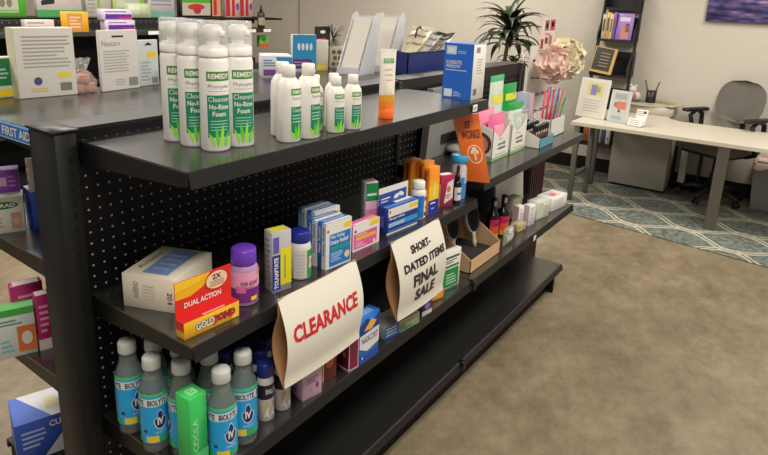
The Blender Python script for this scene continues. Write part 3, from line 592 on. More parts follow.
carton('nasal_spray_box', (0.536, 0.000), (0.622, -0.003), ZL, 0.140, 0.038, cm('2f78d4'), [
    ('front', 'p', ((0, 0.35), (0.4, 0.22), (1, 0.30), (1, 0.66), (0, 0.64)), cm('e2e4e8')), ('front', 't', (0.10, 0.42, 0.92, 0.56), INK, 'NASACORT', 0.02), ('front', 'p', ((0, 0), (1, 0), (1, 0.16), (0.4, 0.10), (0, 0.2)), cm('1c4cb0')), ('front', 'p', ((0, 0.62), (1, 0.66), (1, 0.95), (0.7, 0.85), (0.3, 0.95), (0, 0.85)), cm('1c3a90')), ('front', 'p', ((0.2, 0.70), (0.6, 0.67), (0.85, 0.80), (0.55, 0.90)), cm('f0b848')),
    ('front', 'o', (0.15, 0.12, 0.03, 0.03), WHITE), ('top', 'r', (0.15, 0.2, 0.8, 0.8), cm('7cb0e8'))], 'blue and white nasal spray carton marked NASACORT')
carton('small_blue_box', (0.686, 0.018), (0.744, 0.008), ZL, 0.040, 0.085, cm('8c8a86'), [('front', 'r', (0, 0, 1, 1), cm('2a6ab4')), ('front', 'l', (0.1, 0.15, 0.9, 0.9), cm('c8d8e8'), 3)], 'flat grey carton with blue front right of the nasal spray carton')
carton('green_tan_box', (0.749, 0.008), (0.842, -0.006), ZL, 0.038, 0.075, cm('c6bca0'), [('front', 'r', (0, 0, 1, 0.75), cm('7ea078')), ('front', 'r', (0.05, 0.1, 0.6, 0.45), cm('4c8a5c')), ('front', 'l', (0.3, 0.3, 0.9, 0.7), cm('d8c8a0'), 3), ('top', 'l', (0.1, 0.2, 0.9, 0.8), cm('a89c7c'), 3)], 'flat tan and green carton under the FINAL SALE sign')
carton('small_navy_box', (0.878, 0.006), (0.925, -0.002), ZL, 0.050, 0.040, cm('2c3a84'), [('front', 'r', (0.0, 0, 1, 0.3), cm('d8d4d0')), ('front', 'o', (0.5, 0.6, 0.25, 0.2), cm('b8a0c8'))], 'small navy carton right of the flat tan and green one')
carton('small_orange_box', (0.952, 0.034), (1.040, 0.018), ZL, 0.030, 0.050, cm('e8861c'), [('front', 'l', (0.2, 0.2, 0.9, 0.7), cm('f4d050'), 2), ('top', 'r', (0.1, 0.2, 0.7, 0.8), cm('f0a83c'))], 'flat orange carton peeking out below the FINAL SALE sign')
carton('green_white_card_box', (1.062, 0.046), (1.166, 0.026), ZL, 0.142, 0.020, cm('e4e0d8'), [('front', 'r', (0.08, 0.04, 0.92, 0.52), cm('1f8a44')), ('front', 'l', (0.3, 0.1, 0.85, 0.4), cm('b8dcc0'), 4), ('front', 'r', (0.08, 0.56, 0.92, 0.62), cm('1f8a44')), ('front', 'r', (0.08, 0.80, 0.92, 0.86), cm('2a6a44')), ('front', 'l', (0.2, 0.66, 0.8, 0.78), cm('6a6a64'), 2)], 'tall white and green carton right of the FINAL SALE sign')

# ------------------------------------------------------------------ hanging paper signs
def hanging_sign(x0, x1, z0, z1, lines, label, textm, bold, shear=0.0, bx=0.0):
    t = thing('paper_sign', (x0, 0, z0), label, 'sign')
    W, H = x1-x0, z1-z0
    def front(u, v, o=0.0):
        y = -0.030-0.020*math.sin(PI*min(1, (1-v)*1.1))-0.006*(1-v)+0.012*v - 0.006*math.sin(PI*u)
        return (W*u+shear*(1-v), y-o, H*v)
    mb = MB(); mb.map(lambda u, v: front(u, v), 14, 14, PAPER); mb.map(lambda u, v: front(1-u, v, -0.0008), 14, 14, cm('d8cfbe', 0.8))
    for s, rect in lines: mb.maptext(s, lambda u, v: front(u, v, 0.0012), rect, textm, bold)
    mb.build('front_sheet', t)
    def back(u, v, o=0.0):
        return (W*u+shear*(1-v)+bx*math.sin(PI*(1-v)), -0.016+0.020*math.sin(PI*(1-v)) if v < 0.7 else -0.016+0.020*math.sin(PI*(1-v))*1.0 - 0.0, H*v)
    # brown card folded behind the sheet, hooked over the shelf edge
    def bk(u, v):
        q = 1-v; y = -0.018-0.004*(v)+0.022*math.sin(PI*q)*(1 if q > 0.18 else 0.0) if q > 0.18 else -0.018-0.004*v
        return (W*u+shear*q-0.002, y, H*v)
    def bk(u, v):
        q = 1-v; k = max(0.0, (q-0.18)/0.82); y = -0.020+0.026*math.sin(PI*k)-0.014*k
        return (W*u+shear*q-0.001, y, H*v)
    mb = MB(); mb.map(bk, 10, 16, CARD); mb.map(lambda u, v: (bk(1-u, v)[0], bk(u, v)[1]+0.001, bk(u, v)[2]), 10, 16, CARD); mb.build('card_backing', t)
    return t
hanging_sign(0.204, 0.480, 0.636, 0.852, [('CLEARANCE', (0.07, 0.50, 0.90, 0.69))], 'white hanging sign with red CLEARANCE lettering on the middle shelf edge', cm('d0202c'), 0.035, 0.004)
hanging_sign(0.637, 0.900, 0.600, 0.846, [('SHORT-', (0.28, 0.78, 0.68, 0.88)), ('DATED ITEMS', (0.10, 0.59, 0.96, 0.70)), ('FINAL', (0.25, 0.36, 0.77, 0.52)), ('SALE', (0.30, 0.15, 0.72, 0.31))], 'white hanging sign with black FINAL SALE lettering', INK, 0.045, 0.030)

# ------------------------------------------------------------------ far bay, lower shelf
t = thing('display_tray', (1.262, 0.030, ZL), 'pale kraft cardboard display tray holding two hairbrushes', 'display tray')
mb = MB(); W, D, h0, h1 = 0.262, 0.20, 0.052, 0.150; th = 0.003
mb.box((0, 0, 0), (W, D, th), CARDL); mb.box((0, 0, 0), (W, th, h0), CARDL); mb.box((0, D-th, 0), (W, D, h1), CARD)
for xa in (0, W-th): mb.prism([(0, 0, 0), (0, D, 0), (0, D, h1), (0, 0.15, h1*0.98), (0, 0, h0)], (xa, 0, 0), (xa+th, 0, 0), CARDL)
mb.map(lambda u, v: (th+(W-2*th)*u, th+(D-2*th)*v, 0.02), 1, 1, cm('2a2220', 0.9)); mb.build('tray_body', t)
def brush(x, y, label, rz):
    t = thing('hairbrush', (x, y, ZL+0.021), label, 'hairbrush', 'paddle hairbrushes in the cardboard tray', rz)
    mb = MB(); S = Matrix.Rotation(-0.25, 4, 'X')
    def oval(rx, rz_, y0, y1, m_, zc):
        n = 28; vs = [S @ Vector((rx*math.cos(2*PI*i/n), yy, zc+rz_*math.sin(2*PI*i/n))) for yy in (y0, y1) for i in range(n)]
        mb.add(vs, [tuple(range(n))[::-1], tuple(range(n, 2*n))]+[(i, (i+1) % n, n+(i+1) % n, n+i) for i in range(n)], m_)
    oval(0.036, 0.062, 0.0, 0.012, cm('c9bfb4', 0.3), 0.120); oval(0.031, 0.056, -0.004, 0.002, cm('16161a'), 0.120)
    mb.build('brush_head', t)
    mb = MB()
    for i in range(-4, 5):
        for j in range(-7, 8):
            px, pz = i*0.0065, j*0.0072
            if (px/0.029)**2+(pz/0.054)**2 < 1: mb.tube([S @ Vector((px, -0.003, 0.12+pz)), S @ Vector((px, -0.020, 0.12+pz))], 0.0008, cm('101014'), seg=4)
    tag(mb.build('bristles', t), kind='stuff')
    mb = MB(); mb.tube([S @ Vector((0, 0.006, z)) for z in (0.0, 0.02, 0.045, 0.065)], 0.008, cm('d8c4a8', 0.4), rr=[0.007, 0.009, 0.007, 0.010]); mb.build('brush_handle', t)
brush(1.345, 0.135, 'dark paddle hairbrush at the left in the cardboard tray', -0.30)
brush(1.470, 0.110, 'dark paddle hairbrush at the right in the cardboard tray, with pale handle', -0.30)
def dark_bottle(x, y, label):
    t = thing('dark_bottle', (x, y, ZL), label, 'bottle', 'black bottles with pink and orange labels')
    mb = MB(); r = 0.027; mb.lathe([(r-0.002, 0), (r, 0.003), (r, 0.102), (r*0.9, 0.114), (0.010, 0.126), (0.010, 0.132)], cm('120e12', 0.2))
    mb.arcband(r+0.0004, 0.008, 0.030, -PI, 0.2, cm('e89a34')); mb.arcband(r+0.0004, 0.030, 0.060, -PI, 0.2, cm('e8603c')); mb.arcband(r+0.0004, 0.060, 0.092, -PI, 0.2, cm('cf2a58')); mb.arctext('cherry', r+0.001, 0.062, 0.08, -2.4, -1.3, INK); mb.build('bottle_body', t)
    mb = MB(); mb.lathe([(0.011, 0.131), (0.0125, 0.133), (0.0125, 0.178), (0.010, 0.182)], cm('1a181c', 0.3)); mb.arcband(0.0129, 0.150, 0.172, -2.6, -1.5, cm('b8b4b8')); mb.build('bottle_cap', t)
dark_bottle(1.650, 0.125, 'black bottle with pink and orange label nearer the hairbrush tray'); dark_bottle(1.722, 0.110, 'black bottle with pink and orange label nearer the small cartons')
def pouch(name, x, y, z, w, h, d, m_, label, cat='packet', rz=0.0, deco=None, wob=0.006, tilt=0.0, group=None):
    """filled foil or film packet: pinched at the top and bottom, bulging in the middle"""
    mb = MB(); rnd = random.Random(int(x*1000+y*77)); nu, nv = 10, 12
    off = [[rnd.uniform(-1, 1)*wob for _ in range(nu+1)] for _ in range(nv+1)]
    T = Matrix.Rotation(tilt, 4, 'X')
    def side(s):
        def f(u, v):
            i, j = min(nu, int(u*nu+0.5)), min(nv, int(v*nv+0.5)); b = (math.sin(PI*u)**0.6 if 0 < u < 1 else 0)*(math.sin(PI*(0.12+0.88*v))**0.7 if v < 1 else 0)
            o = off[j][i] if 0 < u < 1 and 0 < v < 1 else 0
            return T @ Vector((w*(u-0.5), s*(d/2*b+abs(o)*b), h*v))
        return f
    mb.map(side(-1), nu, nv, m_); mb.map(lambda u, v: side(1)(1-u, v), nu, nv, m_)
    if deco:
        for rect, mm in deco: mb.map(lambda u, v: side(-1)(u, v)+Vector((0, -0.0012, 0)), 6, 6, mm, rect)
    return mb.build(name, None, (x, y, z), rz, label, cat, group)
pouch('small_packet', 1.650, 0.048, ZL, 0.105, 0.075, 0.022, cm('8f9a86', 0.35), 'pale grey green packet lying against the two black bottles', deco=[((0.15, 0.25, 0.8, 0.6), cm('c8ccb8')), ((0.3, 0.65, 0.7, 0.9), cm('dcc0c8'))])
carton('kraft_box', (1.785, 0.062), (1.850, 0.048), ZL, 0.036, 0.040, cm('b8a488'), [('front', 'r', (0.1, 0.15, 0.6, 0.8), cm('d8c860')), ('front', 'l', (0.15, 0.3, 0.5, 0.7), INK, 2)], 'small flat kraft carton in front of the white mini cartons')
carton('white_mini_carton', (1.845, 0.086), (1.885, 0.078), ZL, 0.100, 0.032, PALEW, [('left', 'r', (0, 0, 1, 1), cm('d8b8bc')), ('front', 'l', (0.2, 0.1, 0.8, 0.9), cm('c8a8ac'), 7)], 'narrow white carton with pinkish side, left of its twin', group='narrow white cartons on the far lower shelf')
carton('white_mini_carton', (1.895, 0.056), (1.945, 0.046), ZL, 0.098, 0.032, PALEW, [('left', 'r', (0, 0, 1, 1), cm('e0c4c8')), ('front', 'l', (0.2, 0.1, 0.8, 0.9), cm('b8a8a8'), 7)], 'narrow white carton right of its twin, nearer the shelf edge', group='narrow white cartons on the far lower shelf')
carton('ivory_carton', (1.992, 0.055), (2.105, 0.035), ZL, 0.088, 0.055, cm('dcdccc'), [('front', 'r', (0.05, 0.1, 0.5, 0.9), cm('cfd4bc')), ('front', 'l', (0.55, 0.3, 0.9, 0.7), cm('a8b098'), 3)], 'ivory carton left of the long white and pink one')
carton('tan_flap_carton', (1.93, 0.150), (2.01, 0.140), ZL, 0.100, 0.05, cm('c8bca0'), [('top', 'r', (0.1, 0.1, 0.9, 0.9), cm('b8ac8c')), ('front', 'l', (0.2, 0.3, 0.8, 0.7), cm('a89c80'), 3)], 'tan topped carton behind the ivory one')
carton('long_white_carton', (2.165, 0.045), (2.32, 0.020), ZL, 0.066, 0.085, PALEW, [('top', 'r', (0.2, 0.15, 0.75, 0.75), cm('ecc8c8')), ('top', 'o', (0.45, 0.45, 0.15, 0.2), cm('d8707c')), ('top', 'l', (0.2, 0.5, 0.75, 0.9), cm('b8b0b4'), 3), ('front', 'l', (0.1, 0.2, 0.8, 0.8), cm('c0bcbc'), 4)], 'long white carton with pink print at the far end of the lower shelf')
mb = MB(); M_ = Matrix.Rotation(-0.10, 4, 'X'); mb.box((0, 0, 0), (0.34, 0.006, 0.165), cm('e2e0d8', 0.6), M_); mb.build('grey_board', None, (1.95, 0.24, ZL), 0, 'pale grey board leaning at the back of the far lower shelf', 'board')

# ------------------------------------------------------------------ far bay, upper shelf
ZU = 0.8848
mb = MB(); OR = cm('d8661c')
cBL, cBR, cTR, cTL = Vector((0, 0, 0)), Vector((0.031, -0.070, 0)), Vector((0.039, 0.0, 0.236)), Vector((-0.086, 0.030, 0.236))
cN = (cBR-cBL+cTR-cTL).cross(cTL-cBL+cTR-cBR).normalized()
def fo(u, v, o=0.0): return (cBL*(1-u)+cBR*u)*(1-v)+(cTL*(1-u)+cTR*u)*v+cN*o
fo2 = lambda u, v: fo(u, v, 0.0009); bkc = lambda u, v: fo(u, v, -0.008)
mb.map(fo, 8, 8, OR); mb.map(lambda u, v: bkc(1-u, v), 8, 8, PALEW)
mb.add([fo(1, 0), bkc(1, 0), bkc(1, 1), fo(1, 1)], [(0, 1, 2, 3)], PALEW); mb.add([fo(0, 0), fo(0, 1), bkc(0, 1), bkc(0, 0)], [(0, 1, 2, 3)], PALEW)
mb.add([fo(0, 1), fo(1, 1), bkc(1, 1), bkc(0, 1)], [(0, 1, 2, 3)], PALEW); mb.add([fo(0, 0), bkc(0, 0), bkc(1, 0), fo(1, 0)], [(0, 1, 2, 3)], PALEW)
mb.maptext('IT', fo2, (0.38, 0.80, 0.60, 0.91), INK, 0.03); mb.maptext('WORKS!', fo2, (0.15, 0.65, 0.92, 0.78), INK, 0.02)
PO = cm('e8ccb0'); cx, cy, rx, ry = 0.55, 0.42, 0.32, 0.14
n = 32; ring = [fo2(cx+rx*k*math.cos(2*PI*i/n), cy+ry*k*math.sin(2*PI*i/n)) for k in (1.0, 0.88) for i in range(n)]
mb.add(ring, [(i, (i+1) % n, n+(i+1) % n, n+i) for i in range(n)], PO)
mb.map(fo2, 1, 1, PO, (cx-0.035, cy-0.09, cx+0.035, cy+0.03), False)
for dx, dy, q in ((-0.11, 0.03, 0.06), (0.11, 0.03, 0.06), (0, 0.075, 0.08), (-0.06, 0.055, 0.05), (0.07, 0.055, 0.05)): mb.add([fo2(cx+dx+q*1.2*math.cos(2*PI*i/12), cy+dy+q*0.42*math.sin(2*PI*i/12)) for i in range(12)], [tuple(range(12))], PO)
mb.build('orange_card', None, (1.202, 0.039, ZU), 0, 'orange upright card lettered IT WORKS! with a round tree emblem', 'sign')
# grey board with white bracket behind it
t = thing('grey_display_panel', (1.33, 0.300, ZU), 'grey display panel standing behind the orange card', 'display panel')
mb = MB(); mb.prism([(0.02, 0, 0), (0.46, 0, 0), (0.46, 0, 0.275), (0.05, 0, 0.275)], (0, 0, 0), (0, 0.03, 0), cm('8f8c86', 0.55)); mb.build('panel_body', t)
mb = MB(); mb.box((0.13, -0.004, 0.045), (0.27, 0.0, 0.085), cm('2a2a2a')); mb.build('panel_recess', t)
mb = MB(); mb.lathe([(0.055, 0.018), (0.050, 0.030), (0.034, 0.040), (0.012, 0.045)], cm('c2beb6', 0.4), c=(0.20, -0.050)); mb.build('panel_knob', t)
# display boxes of wipes
def wipes_box(x, y, label, pic):
    t = thing('wipes_display_box', (x, y, ZU), label, 'display box', 'open white display boxes of pouches', 0.0)
    mb = MB(); W, D, h0, h1 = 0.160, 0.15, 0.100, 0.148; th = 0.002; WB = cm('e9e5da', 0.6)
    mb.box((0, 0, 0), (W, D, th), WB); mb.box((0, D-th, 0), (W, D, h1), WB)
    mb.prism([(0, 0, 0), (W, 0, 0), (W, 0, h1*0.93), (W*0.42, 0, 0.084), (0, 0, h0*1.25)], (0, 0, 0), (0, th, 0), WB)
    for xa in (0, W-th): mb.prism([(0, 0, 0), (0, D, 0), (0, D, h1), (0, D*0.5, h1), (0, 0, h0*1.25 if xa == 0 else h1)], (xa, 0, 0), (xa+th, 0, 0), WB)
    f = lambda u, v: (W*u, -0.0006, 0.1*v)
    mb.maptext('comfy', f, (0.30, 0.52, 0.78, 0.68), INK, 0.03); mb.maptext('wipes', f, (0.30, 0.34, 0.78, 0.50), INK, 0.03)
    mb.map(f, 1, 1, cm('9ab88a'), (0.0, 0.0, 1, 0.12), False); mb.map(f, 1, 1, cm('a8b098'), (0.2, 0.18, 0.8, 0.22), False); mb.map(f, 1, 1, cm('b0aca0'), (0.3, 0.80, 0.6, 0.84), False)
    mb.map(lambda u, v: (-0.0006, D*(1-u), 0.1*v), 1, 1, cm('8ab080'), (0.0, 0.0, 1, 0.18), False)
    if pic:
        mb.add([(-0.0008, 0.050+0.045*math.cos(2*PI*i/24), 0.065+0.045*math.sin(2*PI*i/24)) for i in range(24)], [tuple(range(24))], cm('5a4034'))
        mb.add([(-0.0012, 0.050+0.030*math.cos(2*PI*i/24), 0.062+0.034*math.sin(2*PI*i/24)) for i in range(24)], [tuple(range(24))], cm('d89a7c'))
        mb.add([(-0.0016, 0.050+0.012*math.cos(2*PI*i/16), 0.045+0.006*math.sin(2*PI*i/16)) for i in range(16)], [tuple(range(16))], cm('c05a54'))
    mb.build('box_body', t); return t
wipes_box(1.512, 0.095, 'open white display box holding pink pouches, with a round photo on its side', True)
wipes_box(1.682, 0.090, 'open white display box holding green pouches, beside the pen tray', False)
PK = cm('e8709c', 0.25); GRP = cm('18a048', 0.25); MIL = mat((0.80, 0.90, 0.80), 0.2, trans=0.2)
pouch('pink_pouch', 1.594, 0.125, ZU+0.003, 0.150, 0.178, 0.040, PK, 'shiny pink pouch at the front of the left display box', 'pouch', deco=[((0.2, 0.45, 0.8, 0.75), cm('f0a0bc'))])
pouch('pink_pouch', 1.594, 0.172, ZU+0.003, 0.150, 0.190, 0.040, cm('f098b4', 0.25), 'paler pink pouch behind the front one in the left display box', 'pouch')
pouch('white_pouch', 1.750, 0.205, ZU+0.003, 0.135, 0.310, 0.034, MIL, 'tall pearly white pouch with yellow band rising from the right display box', 'pouch', deco=[((0.1, 0.62, 0.9, 0.75), cm('e6dc50')), ((0.0, 0.92, 1.0, 1.0), cm('4cb47c'))])
pouch('green_pouch', 1.764, 0.116, ZU+0.003, 0.148, 0.205, 0.036, cm('dfe4dc', 0.3), 'white pouch with green top at the front of the right display box', 'pouch', deco=[((0.0, 0.86, 1.0, 1.0), GRP), ((0.2, 0.3, 0.9, 0.8), cm('c0ccc0'))])
pouch('green_pouch', 1.935, 0.222, ZU, 0.150, 0.262, 0.036, GRP, 'shiny green pouch with yellow band standing behind the tray of tubes', 'pouch', deco=[((0.1, 0.72, 0.9, 0.84), cm('d8e03c'))])
pouch('green_pouch', 2.000, 0.262, ZU, 0.150, 0.250, 0.036, cm('23b054', 0.25), 'green pouch behind the yellow-banded green one', 'pouch', deco=[((0.3, 0.45, 1.0, 0.6), cm('d8e03c'))])
# pen tray with tubes
t = thing('tube_tray', (1.862, 0.030, ZU), 'white slope-sided cardboard tray of black capped tubes', 'tray')
mb = MB(); W, D = 0.17, 0.17; mb.box((0, 0, 0), (W, D, 0.002), WHITE); mb.box((0, 0, 0), (W, 0.002, 0.042), cm('5a9aa8')); mb.box((0, D-0.002, 0), (W, D, 0.115), WHITE)
for xa in (0, W-0.002): mb.prism([(0, 0, 0), (0, D, 0), (0, D, 0.115), (0, 0, 0.045)], (xa, 0, 0), (xa+0.002, 0, 0), WHITE)
mb.build('tray_body', t)
t0 = None
k = 0
for j in range(3):
    for i in range(5):
        x, y = 1.862+0.022+i*0.0315, 0.030+0.032+j*0.048
        if t0 is None:
            t0 = thing('capped_tube', (x, y, ZU+0.0025), '', 'tube', 'black capped tubes in the white tray')
            mb = MB(); mb.lathe([(0.011, 0), (0.012, 0.002), (0.012, 0.070)], cm('4a2c2c', 0.2)); mb.build('tube_body', t0)
            mb = MB(); mb.lathe([(0.0125, 0.070), (0.013, 0.072), (0.013, 0.092), (0.010, 0.096)], cm('18161a', 0.25)); mb.lathe([(0.006, 0.0962), (0.004, 0.0985)], cm('d8d8dc', 0.2)); mb.build('tube_cap', t0); c = t0
        else: c = copy_tree(t0); c.location = (x, y, ZU+0.0025)
        c['label'] = 'black capped tube, %s row of the tray, %s' % (('front', 'middle', 'back')[j], ('left end', 'second from left', 'centre', 'second from right', 'right end')[i])
# pen holder
t = thing('pen_holder', (2.11, 0.075, ZU), 'white rectangular holder with coloured pens at the far end of the upper shelf', 'pen holder')
mb = MB(); W, D, Hh = 0.20, 0.09, 0.11; th = 0.003
mb.box((0, 0, 0), (W, D, th), WHITE); mb.box((0, 0, 0), (W, th, Hh*0.8), cm('dcdad2')); mb.box((0, D-th, 0), (W, D, Hh), WHITE)
for xa in (0, W-th): mb.box((xa, 0, 0), (xa+th, D, Hh*0.8), WHITE)
mb.build('holder_body', t)
pens = [('d02848', 'crimson'), ('e03858', 'pinkish red'), ('b82840', 'dark red'), ('3c50a8', 'blue'), ('30408c', 'dark blue'), ('8a4a3c', 'brown'), ('b86030', 'rust orange'), ('c87038', 'light orange'), ('1c8068', 'green'), ('2a9c80', 'teal green')]
for i, (h_, nm) in enumerate(pens):
    x = 2.125+0.016*i; y = 0.100+0.030*(i % 2); lean = -0.12+0.10*i; L = (0.235, 0.21, 0.215, 0.225, 0.22, 0.215, 0.225, 0.215, 0.19, 0.20)[i]
    t = thing('pen', (x, y, ZU+0.004), '%s pen standing in the white pen holder' % nm, 'pen', 'coloured pens in the holder')
    mb = MB(); d = Vector((lean, 0, 1)).normalized(); mb.tube([d*0.006, d*0.014, d*L], 0.0048, cm(h_, 0.3), rr=[0.001, 0.0048, 0.0048]); mb.build('pen_barrel', t)
    mb = MB(); mb.tube([d*L, d*(L+0.006)], 0.0036, cm(h_, 0.3)); mb.tube([d*(L-0.045)+Vector((0, -0.006, 0)), d*L+Vector((0, -0.006, 0))], 0.0014, cm('c8c8cc', 0.3)); mb.build('pen_clip', t)
# flat packs lying behind the display boxes
for A, B, z, h_, c1, l in (((2.10, 0.245), (2.235, 0.235), ZU, 0.19, '9aa4b8', 'grey blue flat pack right of the green pouches'), ((2.245, 0.27), (2.355, 0.26), ZU, 0.17, 'e0b8bc', 'pale pink pack standing behind the pen holder')):
    carton('flat_pack', A, B, z, h_, 0.05, cm(c1), [('front', 'l', (0.1, 0.3, 0.9, 0.7), cm('d8d4d0'), 4), ('top', 'r', (0.05, 0.1, 0.45, 0.9), cm('d890a0')), ('top', 'r', (0.55, 0.1, 0.95, 0.9), cm('c8d4e4'))], l)

# ------------------------------------------------------------------ end-cap display with hair accessories
t = thing('endcap_stand', (2.515, 0.30, 0), 'dark end display stand with a white hook board beyond the long shelving', 'display stand')
mb = MB(); mb.box((0, 0, 0), (0.24, 0.20, 0.86), cm('1c1214', 0.6))
for k in range(7): mb.box((0.012+k*0.032, -0.006, 0.03), (0.030+k*0.032, 0.0, 0.84), cm('3c1c20', 0.5))
mb.build('stand_body', t)
mb = MB(); fb = lambda u, v: (-0.02+0.38*u, 0.055, 0.86+0.42*v)
mb.box((-0.02, 0.056, 0.86), (0.36, 0.064, 1.28), cm('dcd6d2', 0.6))
mb.build('hook_board', t)
for i in range(4):
    for j in range(4):
        mb = MB(); x, z = 0.03+0.09*i, 0.92+0.095*j; mb.tube([(x, 0.055, z), (x, 0.02, z), (x, 0.008, z+0.008)], 0.0022, cm('4a4a50', 0.3), seg=6); mb.box((x-0.016, 0.052, z-0.005), (x+0.016, 0.055, z+0.003), cm('3c3c42')); mb.build('hook', t)
mb = MB(); mb.box((0.085, 0.050, 1.255), (0.295, 0.053, 1.425), cm('e8c8c4', 0.6)); fp = lambda u, v: (0.085+0.21*u, 0.0495, 1.255+0.17*v)
for rct, c1 in (((0.22, 0.62, 0.52, 0.95), '8a6a50'), ((0.60, 0.62, 0.97, 0.97), 'b0505c'), ((0.30, 0.70, 0.42, 0.86), '2a2420'), ((0.03, 0.05, 0.20, 0.36), '8a3438'), ((0.30, 0.20, 0.52, 0.40), '7a3430'), ((0.60, 0.14, 0.82, 0.46), '9a7860'), ((0.70, 0.74, 0.86, 0.90), '5a2c30')): mb.map(fp, 1, 1, cm(c1, 0.6), rct, False)
mb.maptext('love', lambda u, v: (0.085+0.21*u, 0.0490, 1.255+0.17*v), (0.3, 0.46, 0.65, 0.58), cm('a04858')); mb.build('header_picture', t)
mb = MB()
mb.tube([(-0.06, 0.04, 1.235), (-0.045, 0.03, 1.215), (-0.02, 0.045, 1.21), (0.0, 0.05, 1.2)], 0.004, WHITE, seg=6)
mb.tube([(-0.06+0.014*math.cos(q), 0.04, 1.245+0.014*math.sin(q)) for q in [2*PI*i/14 for i in range(15)]], 0.0035, WHITE, seg=6)
mb.build('hair_tie', None, (2.40, 0.30, 0.0), 0, 'white looped hair tie sticking out left of the hook board', 'hair tie')
def scrunchie(x, y, z, r, c1, c2, label):
    t = thing('fabric_flower', (x, y, z), label, 'fabric flower', 'large fabric flowers on the hook board')
    rnd = random.Random(int(x*100)); mb = MB()
    ma, mb2 = cm(c1, 0.9), cm(c2, 0.9)
    for k in range(58):
        th = rnd.uniform(0, 2*PI); ph = rnd.uniform(-0.2, 1.2); d = Vector((math.cos(th)*math.cos(ph), -math.sin(ph)*0.6-0.1, math.sin(th)*math.cos(ph)))
        c = d*r*rnd.uniform(0.45, 0.85); s_ = r*rnd.uniform(0.28, 0.46); ax = d.cross(Vector((0.3, 0.2, 1))).normalized(); ay = d.normalized().cross(ax); fr = rnd.uniform(0, 6)
        def petal(u, v, c=c, s_=s_, ax=ax, ay=ay, d=d.normalized(), fr=fr):
            a = 2*PI*u; q = v*s_*(1+0.16*math.sin(5*a+fr)); return c+ax*q*math.cos(a)+ay*q*math.sin(a)+d*(0.6*s_*v*v+0.08*s_*math.sin(7*a+fr)*v)
        mb.map(petal, 20, 4, ma if k % 3 else mb2)
    bm_o = mb.build('ruffled_petals', t)
    mb = MB(); mb.lathe([(0.004, -r*0.35), (r*0.45, -r*0.3), (r*0.6, 0), (r*0.45, r*0.3), (0.004, r*0.35)], mb2); mb.build('flower_core', t)
scrunchie(2.475, 0.240, 1.200, 0.100, 'f2d8cc', 'ecc8bc', 'pink ruffled fabric flower hanging on the left of the hook board')
scrunchie(2.690, 0.238, 1.215, 0.112, 'f2e8cc', 'ebdfbc', 'cream ruffled fabric flower to the right of the pink one')

# ------------------------------------------------------------------ rear side of the gondola, top shelf
ZB = 1.1855
def blister(name, x0, x1, y, z, h, m_, deco, label, rz=0.0, t_=0.012, hang=False):
    mb = MB(); W = x1-x0; mb.rbox((0, 0, 0), (W, t_, h), 0.003, m_, seg=2); decorate(mb, W, t_, h, deco)
    return mb.build(name, None, (x0, y, z), rz, label, 'package')
blister('bandage_card_pack', 0.128, 0.282, 0.860, ZB, 0.188, cm('d8d4ca'), [('front', 'l', (0.12, 0.42, 0.92, 0.90), cm('a8a49c'), 9), ('front', 'o', (0.33, 0.24, 0.07, 0.06), cm('4a4a78')), ('front', 'r', (0.68, 0.28, 0.90, 0.35), YEL), ('front', 'r', (0.70, 0.08, 0.90, 0.20), cm('7a7870')), ('front', 'l', (0.2, 0.08, 0.5, 0.15), cm('c8b860'), 2), ('left', 'r', (0, 0, 1, 1), cm('e8e0c0'))], 'large white card pack printed in small grey lines on the rear top shelf', -0.10, 0.05)
blister('bandage_blister', 0.352, 0.490, 0.838, ZB, 0.180, cm('dedad4'), [('front', 'r', (0.32, 0.88, 0.62, 0.91), INK), ('front', 't', (0.06, 0.74, 0.52, 0.83), GREYINK, 'Nexcare', 0.0), ('front', 'l', (0.08, 0.3, 0.75, 0.68), cm('b4b0aa'), 8), ('front', 'r', (0.70, 0.06, 0.94, 0.20), cm('8a8880')), ('front', 'l', (0.35, 0.08, 0.6, 0.2), cm('b0aca4'), 3)], 'white rounded blister card with hang slot and faint grey brand lettering', 0.12)
blister('clear_bandage_card', 0.500, 0.575, 0.872, ZB, 0.146, cm('cdd2d0'), [('front', 'p', ((0.3, 0.88), (0.7, 0.88), (0.62, 0.92), (0.5, 0.95), (0.4, 0.92)), INK), ('front', 'r', (0.42, 0.62, 0.88, 0.74), YEL), ('front', 'l', (0.1, 0.1, 0.6, 0.55), cm('a0a8a8'), 6), ('front', 'r', (0.6, 0.05, 0.92, 0.18), cm('888c8c'))], 'smaller pale hanging card with yellow sticker right of the white blister card', 0.05)
blister('side_package', 0.592, 0.660, 0.800, ZB, 0.085, cm('c8ccd4'), [('front', 'r', (0.1, 0.5, 0.9, 0.9), cm('5a7cc0')), ('front', 'l', (0.1, 0.1, 0.9, 0.4), cm('a0a0a8'), 3)], 'small grey blue package beside the foam bottles on the rear shelf', 0.0, 0.03)
blister('green_first_aid_box', 0.020, 0.142, 0.905, ZB, 0.110, cm('d4d8c8'), [('front', 'r', (0.1, 0.3, 0.98, 0.96), cm('1c7a48')), ('front', 'l', (0.3, 0.45, 0.9, 0.85), cm('b0d0b8'), 4), ('front', 'r', (0.6, 0.04, 0.98, 0.2), YEL)], 'green and white box with yellow sticker left of the large white card pack', 0.0, 0.025)
